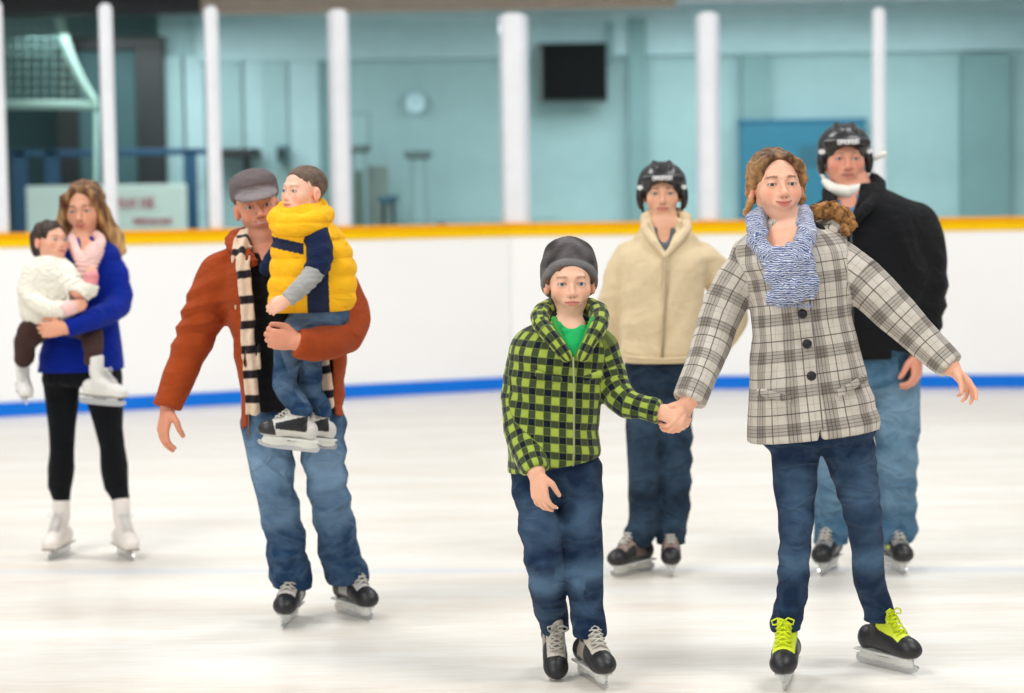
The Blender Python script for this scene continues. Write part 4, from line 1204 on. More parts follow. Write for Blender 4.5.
def hdisp(X):
    q = ((X - h.O.astype(f32)) @ h.R.T.astype(f32)) / f32(h.s)
    th = np.arctan2(q[..., 0] - f32(.012), q[..., 2] + f32(.02) + .001)
    return (.0013 * np.sin(th * 24 + 1.6 * np.sin(q[..., 1] * 16) + .8 * np.sin(q[..., 2] * 20)) + .0008 * np.sin(th * 61 + q[..., 1] * 60)).astype(f32)
F.disp = hdisp; F.dmax = .006
def wh(X):
    q = hd.loc(X); e = np.clip((np.abs(q[:, 0]) - .045) / .04, 0, 1) * .5 + np.clip(-q[:, 2] * 4, 0, .3)
    a = np.clip(.12 + e + .35 * wob(X, 90, .3), 0, 1)[:, None]
    return np.array(srgb(74, 46, 28)) * (1 - a) + np.array(srgb(204, 154, 98)) * a
sdf('hair', F, .003, hair_mat(), w_.root, col=wh)
# ================================================================== boy in the green checked hoodie
Yb = 6.36
b_ = Person('child in a green and navy checked hooded jacket and grey beanie, holding hands', G(590, 683), Yb)
hd = Head((571.8, 284), Yb - .03, s=.97, yaw=3, pitch=1, roll=0, smile=-.1, wide=.98, jaw=.90, skin=srgb(238, 188, 160), brow=srgb(120, 86, 64), lip=srgb(212, 118, 112), blush=.45, child=.5, open_=.85, nose=.8, iris=srgb(66, 74, 86))
hkc = dict(side=(.022, .022, .024), toe=(.014, .014, .016), upper=srgb(196, 188, 176), side2=srgb(150, 142, 130), sole=(.05, .05, .05))
sA, wA = skate(b_.root, P(551, 668, Yb + .16), yaw=4, pitch=-24, s=.92, colors=hkc, label='black and grey skate, heel lifted behind', voxel=.0032, roll=4)
sB, wB = skate(b_.root, G(592, 682), yaw=18, nl=5, bow=False, s=.96, colors=hkc, label='black and grey skate standing on the ice', voxel=.0032)
b_.set(torso=[(553, 490, 47, .125, 0), (554, 455, 46, .125, 0), (554, 420, 46, .12, 0), (555, 390, 46, .12, 0), (557, 365, 47, .12, 0), (560, 345, 46, .11, 0), (564, 332, 38, .09, .01), (568, 322, 24, .065, .02), (570, 314, 16, .05, .02)],
       armL=[(598, 350, 38, .0), (607, 370, 37, .0), (614, 388, 34, -.03), (626, 402, 30, -.07), (643, 408, 26, -.10), (660, 412, 23, -.12)],
       armR=[(532, 350, 42, 0), (523, 375, 39, 0), (519, 400, 36, -.0), (520, 425, 34, -.03), (527, 450, 31, -.09), (536, 472, 27, -.15)],
       legs=[[(533, 475, 44, 0), (536, 505, 42, -.02), (541, 540, 40, -.05), (545, 568, 38, -.03), (548, 595, 35, .05), (550, 614, 33, .12)],
             [(578, 475, 50, 0), (581, 510, 44, -.01), (583, 545, 40, -.02), (585, 580, 37, .0), (588, 612, 35, .01), (590, 632, 34, .0)]],
       head=hd, neck=(.040, .040), bfrom=1)
ankle(b_, 0, wA, .92, r=.054, z=.175); ankle(b_, 1, wB, .96, r=.056, z=.175)
b_.gaze = (-.04, -.02)
hR = hand(P(537, 474, Yb - .16), unit(A(.12, -.1, -1)), unit(A(.55, .8, 0)), unit(A(.7, -.7, 0)), L=.155, curl=(22, 30, 20), thumb=(.4, .5))
hL = hand(P(661, 412, Yb - .13), unit(A(1, -.05, -.28)), unit(A(.05, .8, -.4)), unit(A(.2, -.3, 1)), L=.150, curl=(40, 50, 30), thumb=(.3, .5), fat=1.05)
b_.body(hands=[hR, hL], vx=.0028, torsok=.74)
def check_mat():
    t = NT('checked_flannel'); uv = t.attr('cloth').outputs['Vector']; c = t.coord()
    s = t.n('ShaderNodeSeparateXYZ', i_Vector=uv); u, v = s.outputs[0], s.outputs[1]
    n = t.noise(c, 260., 3, .7)
    def band(x, per):
        m = t.math('FRACT', t.math('DIVIDE', x, per)); d = t.math('ABSOLUTE', t.math('SUBTRACT', m, .5))
        return t.math('MINIMUM', t.math('MAXIMUM', t.math('MULTIPLY', t.math('SUBTRACT', .285, d), 11.), 0.), 1.)
    w = t.n('ShaderNodeMapping', i_Vector=uv)
    bu, bv = band(u, .0485), band(v, .0485)
    both = t.math('MULTIPLY', bu, bv); one = t.math('SUBTRACT', t.math('ADD', bu, bv), t.math('MULTIPLY', both, 2.))
    base = t.mix(n, srgb(146, 166, 58), srgb(172, 190, 84))
    base = t.mix(t.math('MULTIPLY', one, .92), base, srgb(38, 50, 42))
    base = t.mix(both, base, srgb(12, 18, 38))
    return t.bsdf(base, .95, spec=.12, bump=t.math('ADD', n, t.math('MULTIPLY', t.noise(c, 55., 3), 2.5)), bstr=.5, bdist=.003, sheen=.2)
CK = check_mat()
dsp = folds(.006, 42, .8, 2.1, cx=P(555, 400, Yb)[0])
b_.top(CK, .0042, disp=dsp, dmax=.009, name='hooded_jacket', uv=b_.cloth_uv(.145),
       cuts=[hem_cut((506, 478), (604, 460), Yb - .12)],
       subs=[cuff_trim(b_, 0), cuff_trim(b_, 1), pxprism([(550, 300), (557, 330), (573, 358), (590, 330), (598, 300)], Yb - .1, Yb - .4, Yb + .0)],
       extra=[(chain([P(535, 348, Yb), P(552, 334, Yb + .01), P(588, 333, Yb + .01), P(600, 348, Yb)], [.05, .045, .045, .05]), .03)])
# t-shirt seen in the neck opening
b_.top(cloth('tshirt_green', srgb(36, 178, 98), mottle=.1), .0045, sleeves=False, name='t_shirt', tst=[(c_, a_ * .90, b2 * .90) for c_, a_, b2 in b_.tst[2:8]],
       subs=[ell(P(573, 318, Yb - .10), (.050, .12, .042))])
# hood collar
F = Field()
hp = [P(583, 356, Yb - .118), P(592, 338, Yb - .105), P(600, 322, Yb - .05), P(596, 310, Yb + .03), P(572, 305, Yb + .085), P(546, 309, Yb + .03), P(540, 322, Yb - .05), P(552, 338, Yb - .105), P(566, 357, Yb - .122)]
hpc = [k for k in catmull(hp, 18)]
F.u(chain(hpc, [.020 + .012 * math.sin(math.pi * i / 17) for i in range(18)]), (ell(P(570, 322, Yb + .09), (.085, .05, .06)), .03))
F.sub(ell(P(571, 300, Yb - .0), (.052, .075, .085)), .01)
F.disp = folds(.004, 60, 1., .3); F.dmax = .006
def huv(X):
    T, TH, D = chain_param(X, hpc); return np.stack([T, TH * .04], 1)
sdf('hood', F, .004, CK, b_.root, uv=huv)
lin = cloth('hood_lining_green', srgb(58, 150, 66), mottle=.1)
MB().tube([P(554, 318, Yb - .065), P(557, 328, Yb - .09), P(564, 344, Yb - .11), P(572, 356, Yb - .125)], [.010, .009, .007, .004], 8).tube([P(593, 318, Yb - .065), P(588, 330, Yb - .09), P(582, 345, Yb - .11), P(574, 356, Yb - .125)], [.010, .009, .007, .004], 8).build('hood_edge', lin, b_.root, smooth=True)
zp = [P(573, 357, Yb - .128), P(574, 385, Yb - .132), P(574, 420, Yb - .134), P(574, 450, Yb - .136), P(573, 466, Yb - .137)]
MB().tube(zp, .0035, 6).build('zipper', solid('zip_metal', srgb(150, 160, 110), .4), b_.root, smooth=True)
for pts in ([(533, 372, -.115), (548, 378, -.13), (560, 380, -.135)], [(586, 378, -.133), (600, 374, -.12)]):
    f = Field(); f.u(chain([P(x, y, Yb + d) for x, y, d in pts], [.011] * len(pts), (A(0, 1, 0), .45)))
    sdf('pocket_flap', f, .004, CK, b_.root, uv=b_.cloth_uv(.145))
b_.trousers(DN, [(554, 478, 40, .085, 0), (554, 465, 43, .095, 0), (554, 440, 42, .10, 0), (554, 425, 40, .09, 0)], amp=.008, wear=[(.25, .14, .35), (.56, .07, .75), (.8, .05, .3)], s=.6, fz=48)
# beanie
F = Field(); h = hd
F.u(ell(h.w(0, -.022, .060), A(.093, .100, .080) * h.s, h.R), (ell(h.w(0, -.045, .105), A(.074, .080, .052) * h.s, h.R), .03),
    (ell(h.w(0, -.030, .02), A(.0935, .094, .090) * h.s, h.R), .02))
F.cut(half(h.w(0, .06, .046), unit(-h.R[2] + h.R[1] * .85)), .008)
F.sub(ell(h.w(0, .090, .0), A(.066, .06, .056) * h.s, h.R), .01)
h0 = h
def bd(X):
    q = ((X - h0.O.astype(f32)) @ h0.R.T.astype(f32)) / f32(h0.s); th = np.arctan2(q[..., 0], q[..., 1] + f32(.02))
    e = q[..., 2] - f32(.85) * (q[..., 1] - f32(.06)) - f32(.046)
    band = np.exp(-((e - f32(.016)) / f32(.014)) ** 2)
    return (.0012 * np.sin(th * 70) + .0045 * band + .003 * wob(X, 26, 1.) * (q[..., 2] > .06)).astype(f32)
F.disp = bd; F.dmax = .009
def bc(X):
    q = h0.loc(X); e = q[:, 2] - .85 * (q[:, 1] - .06) - .046
    a = np.clip(.5 + .6 * wob(X, 34, .4), 0, 1)[:, None]
    c = np.array(srgb(52, 46, 44)) * (1 - a) + np.array(srgb(104, 100, 100)) * a
    m = np.clip(1.6 - np.abs(e - .016) / .012, 0, 1)[:, None]
    return c * (1 - m) + np.array(srgb(122, 120, 122)) * m
sdf('beanie', F, .003, cloth('beanie_knit', None, weave=500, strength=.6), b_.root, col=bc)
F = Field()
F.u(ell(h.w(.0, .045, .058), A(.060, .036, .028) * h.s, h.R))
F.sub(ell(h.w(.012, .085, .028), A(.060, .035, .041) * h.s, h.R), .008)
for sg in (-1, 1): F.u((chain([h.w(sg * .066, .035, .05), h.w(sg * .0755, .016, .016), h.w(sg * .073, .010, .004)], [.012 * h.s, .010 * h.s, .006 * h.s]), .006))
F.disp = lambda X: (.0012 * np.sin(X[..., 0] * 420 + 2 * np.sin(X[..., 2] * 90))).astype(f32); F.dmax = .002
sdf('hair', F, .003, hair_mat(), b_.root, col=hair_col(srgb(78, 54, 40), srgb(126, 92, 66)))
# ================================================================== man in the rust jacket
Ym = 7.26
m_ = Person('person in a rust jacket, striped scarf and grey flat cap carrying a toddler', G(318, 628), Ym)
hd = Head((258.5, 206), Ym - .03, s=1.00, yaw=10, pitch=3, roll=-9, smile=1.0, wide=.98, jaw=1.02, skin=srgb(214, 150, 122), brow=srgb(84, 56, 42), lip=srgb(176, 92, 84), blush=.55, open_=.7, nose=1.15, teeth=True, stubble=srgb(168, 112, 92))
hkm = dict(side=(.022, .022, .024), toe=(.014, .014, .016), upper=srgb(196, 192, 186), side2=srgb(170, 168, 164), sole=(.05, .05, .05))
sA, wA = skate(m_.root, G(290, 622), yaw=-6, nl=4, bow=False, s=1.0, colors=hkm, label='black and grey skate under the bent leg', voxel=.004, roll=4)
sB, wB = skate(m_.root, G(353, 616), yaw=34, nl=4, bow=False, s=1.0, colors=hkm, label='black and grey skate, toe turned outward', voxel=.004)
m_.set(torso=[(292, 440, 52, .15, 0), (292, 410, 52, .15, 0), (292, 370, 54, .15, 0), (288, 330, 56, .15, 0), (283, 300, 58, .15, 0), (279, 278, 59, .14, 0), (274, 262, 50, .12, .01), (268, 250, 30, .085, .02), (264, 241, 19, .06, .02)],
       armL=[(330, 275, 44, .02), (342, 295, 42, .02), (350, 318, 40, -.06), (343, 335, 38, -.16), (324, 344, 34, -.27), (305, 344, 31, -.34), (297, 342, 29, -.355)],
       armR=[(222, 276, 48, .02), (210, 300, 46, .01), (200, 325, 42, 0), (190, 350, 37, -.02), (180, 375, 33, -.05), (171, 398, 29, -.08), (168, 408, 28, -.09)],
       legs=[[(267, 425, 50, 0), (270, 455, 46, -.03), (275, 490, 42, -.08), (283, 525, 40, -.06), (288, 560, 42, -.02), (288, 575, 42, -.0)],
             [(322, 425, 48, 0), (324, 460, 44, -.02), (329, 495, 41, -.05), (336, 530, 42, -.02), (342, 565, 42, .02), (346, 580, 42, .02)]],
       head=hd, neck=(.056, .060), bfrom=2)
ankle(m_, 0, wA, 1., r=.076, z=.150); ankle(m_, 1, wB, 1., r=.074, z=.150)
m_.gaze = (-.05, -.05)
hR = hand(P(167, 408, Ym - .10), unit(A(-.18, -.15, -1)), unit(A(.75, .5, -.1)), unit(A(.5, -.85, 0)), L=.185, curl=(18, 28, 20), thumb=(.5, .5))
hL = hand(P(298, 341, Ym - .355), unit(A(-1, -.10, .10)), unit(A(.1, 1, .1)), unit(A(.1, -.2, 1)), L=.175, curl=(38, 50, 30), thumb=(.35, .25), fat=1.08)
m_.body(hands=[hR, hL], vx=.0034, torsok=.76)
DM = denim('denim_mid', srgb(22, 54, 88), srgb(136, 168, 196))
m_.trousers(DM, [(294, 440, 40, .10, 0), (293, 420, 47, .115, 0), (292, 395, 47, .12, 0), (291, 375, 44, .11, 0)], amp=.010, wear=[(.22, .18, .75), (.45, .10, .45)], s=2.2, fz=40)
rust = cloth('rust_canvas', srgb(158, 66, 26), weave=700, mottle=.18, strength=.4)
dsp = folds(.010, 34, .9, 1.1, cx=P(285, 300, Ym)[0])
op = pxprism([(252, 238), (240, 275), (241, 330), (247, 460), (334, 460), (330, 330), (312, 275), (282, 238)], Ym - .15, Ym - .205, Ym - .02)
m_.top(rust, .005, disp=dsp, dmax=.014, name='jacket', cuts=[], k=.03,
       subs=[cuff_trim(m_, 0), cuff_trim(m_, 1), op, pxprism([(240, 400), (225, 425), (225, 470), (262, 470), (262, 440), (247, 440)][::1], Ym - .15, Ym - .001, Ym - .0005), pxprism([(247, 441), (247, 470), (225, 470), (225, 418)], Ym - .15, Ym - .5, Ym + .5),
             pxprism([(246, 425), (246, 470), (336, 470), (336, 408), (300, 404)], Ym, Ym - .5, Ym + .5), pxprism([(334, 412), (334, 470), (370, 470), (370, 424)], Ym, Ym - .5, Ym + .5)],
       extra=[(chain([P(222, 276, Ym), P(240, 262, Ym + .01), P(300, 262, Ym + .01), P(326, 276, Ym)], [.06, .06, .06, .055]), .03)])
dk = cloth('sweater_black', srgb(22, 22, 24), weave=500, mottle=.1)
m_.top(dk, .005, sleeves=False, name='sweater', tst=[(c_, a_ * .86, b2 * .86) for c_, a_, b2 in m_.tst[1:8]], subs=[ell(P(268, 243, Ym - .12), (.055, .12, .085))],
       disp=folds(.004, 40, .8, .2), dmax=.006, cuts=[hem_cut((240, 412), (340, 404), Ym)])
# turned-up jacket collar
F = Field(); cp = [P(252, 262, Ym - .12), P(240, 250, Ym - .08), P(234, 241, Ym + .02), P(250, 235, Ym + .09), P(275, 234, Ym + .09), P(290, 242, Ym + .03), P(292, 254, Ym - .07)]
cpc = [k for k in catmull(cp, 16)]
F.u(chain(cpc, [.022 + .014 * math.sin(math.pi * i / 15) for i in range(16)]))
F.disp = folds(.004, 50, 1., .3); F.dmax = .006
sdf('collar', F, .0045, rust, m_.root)
zz = MB()
zz.tube([P(245, 268, Ym - .145), P(245, 300, Ym - .155), P(246, 350, Ym - .155), P(248, 400, Ym - .155), P(249, 436, Ym - .152)], .004, 6)
zz.build('zipper', solid('zip_brass', srgb(120, 84, 50), .4), m_.root, smooth=True)
# striped scarf: two hanging ends and the part round the neck
def sc_mat():
    t = NT('striped_scarf'); uv = t.attr('cloth').outputs['Vector']; c = t.coord(); s = t.n('ShaderNodeSeparateXYZ', i_Vector=uv)
    n = t.noise(c, 240., 3, .7)
    m = t.math('FRACT', t.math('DIVIDE', s.outputs[1], .088)); d = t.math('ABSOLUTE', t.math('SUBTRACT', m, .5))
    k = t.math('MINIMUM', t.math('MAXIMUM', t.math('MULTIPLY', t.math('SUBTRACT', .20, d), 16.), 0.), 1.)
    m2 = t.math('FRACT', t.math('DIVIDE', s.outputs[1], .0147)); d2 = t.math('GREATER_THAN', m2, .80)
    b = t.mix(t.noise(c, 70., 3), srgb(206, 176, 150), srgb(232, 214, 192))
    b = t.mix(t.math('MULTIPLY', t.math('ABSOLUTE', s.outputs[0]), 8.0), b, srgb(190, 150, 124))
    b = t.mix(k, b, srgb(34, 28, 34))
    return t.bsdf(b, .95, spec=.1, bump=n, bstr=.5, bdist=.004, sheen=.2)
SM = sc_mat()
e1 = [P(241, 246, Ym - .09), P(241, 262, Ym - .150), P(244, 290, Ym - .180), P(247, 320, Ym - .182), P(250, 350, Ym - .182), P(253, 385, Ym - .18), P(254, 412, Ym - .175)]
e2 = [P(285, 246, Ym - .08), P(300, 275, Ym - .15), P(314, 320, Ym - .155), P(322, 360, Ym - .158), P(328, 385, Ym - .155), P(331, 404, Ym - .152)]
nk = [P(243, 248, Ym - .08), P(246, 236, Ym + .01), P(262, 232, Ym + .06), P(280, 236, Ym + .01), P(286, 248, Ym - .08)]
F = Field()
for e, r in ((e1, .027), (e2, .024)):
    F.u((chain([k for k in catmull(e, 12)], [r] * 12, (A(0.1, 1, 0), .36)), .01))
F.u((chain([k for k in catmull(nk, 9)], [.028] * 9), .012))
F.disp = lambda X: (.003 * np.sin(X[..., 0] * 190 + 1.2 * np.sin(X[..., 2] * 20)) + .002 * wob(X, 40, .5)).astype(f32); F.dmax = .006
F.cut(hem_cut((245, 412), (345, 404), Ym), .01)
def suv2(X):
    ba = None
    for e in (e1, e2, nk):
        T, TH, D = chain_param(X, e)
        if ba is None: ba, o, w = D.copy(), T.copy(), TH.copy()
        else:
            m = D < ba; ba[m] = D[m]; o[m] = T[m]; w[m] = TH[m]
    return np.stack([w * .01, o], 1)
sdf('scarf', F, .004, SM, m_.root, uv=suv2)
# flat cap
h = hd; F = Field()
F.u(ell(h.w(0, -.022, .070), A(.088, .102, .060) * h.s, h.R), (ell(h.w(-.002, .010, .098), A(.082, .088, .044) * h.s, rot(10, 3 - 12, -9)), .03),
    (ell(h.w(0, -.03, .050), A(.085, .094, .050) * h.s, h.R), .02))
F.cut(half(h.w(0, 0, .038), unit(-h.R[2] + .10 * h.R[1])), .006)
F.u((inter(ell(h.w(0, .058, .052), A(.080, .085, .022) * h.s, rot(10, 3 - 22, -9))), .010))
F.sub(ell(h.w(0, .07, .012), A(.068, .09, .040) * h.s, rot(10, 3 - 22, -9)), .006)
def capd(X):
    q = ((X - hd.O.astype(f32)) @ hd.R.T.astype(f32)) / f32(hd.s)
    s1 = np.exp(-(q[..., 0] / f32(.004)) ** 2); e = q[..., 2] - f32(.062) - f32(.25) * (f32(.09) - q[..., 1])
    return (-.0012 * s1 + .0012 * wob(X, 36, .2)).astype(f32)
F.disp = capd; F.dmax = .004
def capc(X):
    q = hd.loc(X); a = np.clip((q[:, 1] - .062) / .02, 0, 1)[:, None] * (q[:, 2] < .075)[:, None]
    return np.array(srgb(104, 94, 96)) * (1 - a) + np.array(srgb(134, 126, 128)) * a
sdf('flat_cap', F, .0034, cloth('cap_wool', None, weave=700, strength=.4), m_.root, col=capc)
F = Field(); h = hd
F.u(ell(h.w(0, -.035, .015), A(.0815, .083, .062) * h.s, h.R)); F.sub(ell(h.w(0, .07, -.02), A(.09, .072, .10) * h.s, h.R), .01)
sdf('hair', F, .004, hair_mat(), m_.root, col=hair_col(srgb(58, 42, 34), srgb(96, 72, 56)))

# ================================================================== toddler in the yellow vest
Yt = Ym - .20
k_ = Person('toddler in a puffy yellow vest and small skates, held in one arm', P(300, 446, Yt), Yt)
hd2 = Head((285, 194), Yt + .0, s=.80, yaw=-42, pitch=4, roll=2, smile=.2, wide=1.10, jaw=1.0, skin=srgb(238, 190, 166), brow=srgb(120, 88, 66), lip=srgb(206, 112, 106), blush=.7, child=1.0, nose=.7, open_=.95)
# the eyes' midpoint of a turned head is set from the head centre
hd2.O = P(303, 193, Yt + .02)
F0 = k_
kc = dict(side=srgb(206, 204, 198), toe=(.02, .02, .022), upper=srgb(200, 196, 188), panel=(.014, .014, .016), big=1, sole=srgb(200, 198, 190))
sA, wA = skate(k_.root, P(290, 450, Yt - .09), nl=5, bow=False, yaw=-78, pitch=9, s=.76, colors=kc, label='white and black toddler skate seen from its side', voxel=.003)
sB, wB = skate(k_.root, P(313, 448, Yt + .0), nl=5, bow=False, yaw=-60, pitch=9, s=.68, colors=kc, label='white and black toddler skate partly behind the other', voxel=.003)
k_.set(torso=[(315, 322, 32, .09, 0), (313, 305, 42, .105, 0), (313, 285, 43, .11, 0), (312, 262, 41, .105, 0), (309, 243, 36, .10, 0), (304, 228, 30, .09, 0), (302, 214, 24, .078, .01), (301, 205, 22, .07, .02)],
       armL=[(317, 238, 22, -.06), (320, 252, 25, -.10), (318, 266, 23, -.13), (308, 280, 20, -.16), (296, 292, 18, -.18), (287, 300, 16, -.19)],
       armR=[(290, 240, 22, .02), (277, 255, 20, .05), (268, 268, 18, .06)],
       legs=[[(322, 322, 36, .02), (305, 328, 34, -.0), (290, 338, 28, -.03), (286, 360, 26, -.06), (285, 380, 25, -.08), (286, 396, 24, -.08)],
             [(328, 322, 34, .04), (322, 334, 32, -.0), (312, 350, 26, -.02), (310, 375, 24, -.01), (311, 398, 23, .0)]],
       head=hd2, neck=(.04, .045), fwd_yaw=-50, bfrom=2)
ankle(k_, 0, wA, .72, r=.056, z=.19); ankle(k_, 1, wB, .68, r=.056, z=.19)
k_.lat, k_.fwd = rot(0)[0], rot(0)[1]
hA = hand(P(287, 300, Yt - .19), unit(A(-.8, -.1, -.45)), unit(A(.0, 1, -.2)), unit(A(-.4, -.2, .8)), L=.105, curl=(25, 35, 20), thumb=(.3, .3), fat=1.15)
k_.body(hands=[hA], vx=.0032, torsok=.78)
k_.trousers(DM, [(318, 330, 26, .07, 0), (319, 318, 30, .08, 0), (319, 300, 30, .085, 0)], amp=.005, wear=[(.3, .2, .6), (.7, .1, .3)], s=.2, fz=60, k=.02)
vest = cloth('vest_nylon', None, weave=1500, strength=.15, mottle=.06, spec=.45, sheen=0.)
zc0 = P(310, 205, Yt)[2]
def vdisp(X):
    z = X[..., 2]; ph = (z - f32(zc0)) * f32(math.pi / .062)
    return (.010 * np.abs(np.sin(ph)) ** .6 + .004 * wob(X, 26, .8) - .004).astype(f32)
def vcol(X):
    c = np.tile(np.array(srgb(250, 186, 14)), (len(X), 1))
    nv = np.array(srgb(20, 32, 62))
    px = 512 + X[:, 0] / X[:, 1] * F_PX; z = X[:, 2]
    cx = P(313, 280, Yt)[0]; dx = X[:, 0] - cx; front = X[:, 1] < Yt + .02
    # side panel and the yoke stripe are sewn in navy
    zt = P(300, 236, Yt)[2]; zb = P(300, 247, Yt)[2]; sl = (dx + .13) * -.22
    m1 = front & (z < zt + sl) & (z > zb + sl) & (dx < -.02)
    m2 = front & (dx > -.012) & (dx < .066 - .0 * z) & (z < zt)
    m3 = front & (dx > .02) & (dx < .055) & (z < zt + .05) & (z >= zt)
    c[m1 | m2 | m3] = nv
    return c
k_.top(vest, .0042, sleeves=False, disp=vdisp, dmax=.016, name='puffy_vest', col=vcol, cuts=[hem_cut((265, 313), (358, 310), Yt)])
F = Field(); pa, ra = k_.armc[0]
F.u(chain(pa[:5], [r * 1.08 for r in ra[:5]])); F.u((ell(P(316, 238, Yt - .06), (.05, .05, .05)), .03))
F.u((chain(k_.armc[1][0], k_.armc[1][1]), .02))
F.disp = folds(.004, 70, .6, .9); F.dmax = .006
F.sub(trim(pa[4] + unit(pa[4] - pa[3]) * .0, pa[4] - pa[3], .055), .003)
nvm = cloth('navy_jersey', srgb(22, 36, 68))
sdf('navy_sleeve', F, .004, nvm, k_.root)
F = Field(); F.u(chain(pa[3:], [r * 1.0 for r in ra[3:]])); F.disp = folds(.0035, 90, .6, .1); F.dmax = .006; F.sub(cuff_trim(k_, 0))
sdf('grey_undersleeve', F, .004, cloth('grey_marl', srgb(168, 168, 166), mottle=.3), k_.root)
# collar of the vest standing round the chin
F = Field()
cc_ = [P(322, 222, Yt - .02), P(322, 212, Yt + .05), P(308, 206, Yt + .09), P(288, 210, Yt + .05), P(279, 219, Yt - .01), P(284, 225, Yt - .07), P(301, 226, Yt - .095), P(317, 221, Yt - .07), P(323, 216, Yt - .02)]
F.u(chain([k for k in catmull(cc_, 20)], [.036] * 20))
F.disp = vdisp; F.dmax = .016
sdf('vest_collar', F, .004, vest, k_.root, col=lambda X: np.tile(np.array(srgb(250, 186, 14)), (len(X), 1)))
h = hd2; F = Field()
F.u(ell(h.w(0, -.020, .042), A(.0835, .100, .082) * h.s, h.R))
F.sub(ell(h.w(0, .085, -.006), A(.070, .058, .082) * h.s, h.R), .008); F.cut(half(h.w(0, -.05, -.050), -h.R[2]), .01)
for sg in (-1, 1): F.sub(ell(h.w(sg * .085, .018, -.022), A(.030, .045, .040) * h.s, h.R), .01)
F.disp = lambda X: (.0012 * wob(X, 170, .2)).astype(f32); F.dmax = .002
sdf('hair', F, .003, hair_mat(), k_.root, col=hair_col(srgb(72, 54, 42), srgb(120, 96, 76)))
# ================================================================== helmets
def helmet(root, h, strap=None, cup=False):
    R = h.R; s = h.s
    F = Field()
    F.u(ell(h.w(0, -.016, .052), A(.098, .112, .084) * s, R), (ell(h.w(0, -.035, .030), A(.097, .100, .085) * s, R), .02))
    F.u((chain([h.w(-.075, .060, .062), h.w(-.040, .088, .066), h.w(0, .097, .067), h.w(.040, .088, .066), h.w(.075, .060, .062)], [.016 * s] * 5), .012))
    for sg in (-1, 1):
        F.u((chain([h.w(sg * .030, -.07, .114), h.w(sg * .030, .0, .129), h.w(sg * .028, .060, .109)], [.010 * s, .012 * s, .008 * s]), .008))
        F.u((ell(h.w(sg * .092, .004, -.010), A(.015, .034, .045) * s, R), .008))
        F.u((chain([h.w(sg * .090, .020, .030), h.w(sg * .092, .024, -.02), h.w(sg * .084, .010, -.055)], [.012 * s, .011 * s, .010 * s]), .010))
    F.sub(ell(h.w(0, .110, -.034), A(.076, .100, .086) * s, R), .006)
    F.sub(ell(h.w(0, .045, -.05), A(.0745, .07, .09) * s, R), .006)
    F.cut(half(h.w(0, 0, -.062), -R[2]), .006)
    def hc(X):
        c = np.tile(np.array((.016, .016, .018)), (len(X), 1)); q = h.loc(X)
        for sg in (-1, 1):   # white side vents and logos
            c[(np.hypot((q[:, 0] - sg * .09) / 1.2, q[:, 2] - .030) < .010) & (q[:, 1] > -.0)] = (.75, .75, .76)
            c[(q[:, 0] * sg > .060) & (q[:, 1] > .035) & (q[:, 1] < .062) & (np.abs(q[:, 2] - .062) < .006)] = (.7, .7, .72)
        c[(np.abs(np.abs(q[:, 0]) - .048) < .004) & (q[:, 2] > .09)] = (.05, .05, .055)
        return c
    if 'helmet_shell' not in _mc:
        t = NT('helmet_shell'); _mc['helmet_shell'] = t.bsdf(t.attr('Col').outputs['Color'], .28, spec=.5)
    o = sdf('helmet', F, .0034, _mc['helmet_shell'], root, col=hc)
    # white lettering-like mark across the front
    mb = MB(); xs_ = np.linspace(-.034, .034, 6)
    def fp(x, z):
        yy_ = .1165 - 5.2 * x * x - 1.4 * max(0, z - .066) ** 1.0 * .25; return h.w(x, yy_, z)
    for i, x in enumerate(xs_):
        w2 = .0048
        mb.tube([fp(x - w2, .058), fp(x - w2, .074)], .0024 * s, 5)
        mb.tube([fp(x - w2, .074), fp(x + w2, .073), fp(x + w2, .066), fp(x - w2, .066)], .0022 * s, 5)
        if i % 2 == 0: mb.tube([fp(x + w2, .066), fp(x + w2, .058), fp(x - w2, .058)], .0022 * s, 5)
        else: mb.tube([fp(x, .066), fp(x + w2, .058)], .0022 * s, 5)
    mb.build('helmet_mark', solid('helmet_white', (.8, .8, .8), .4), o, smooth=True)
    if not cup:
        MB().tube([h.w(-.088, .01, -.045), h.w(-.070, .034, -.085), h.w(-.028, .062, -.112), h.w(.028, .062, -.112), h.w(.070, .034, -.085), h.w(.088, .01, -.045)], .0055 * s, 6).build('chin_strap', dk, o, smooth=True)
    return o
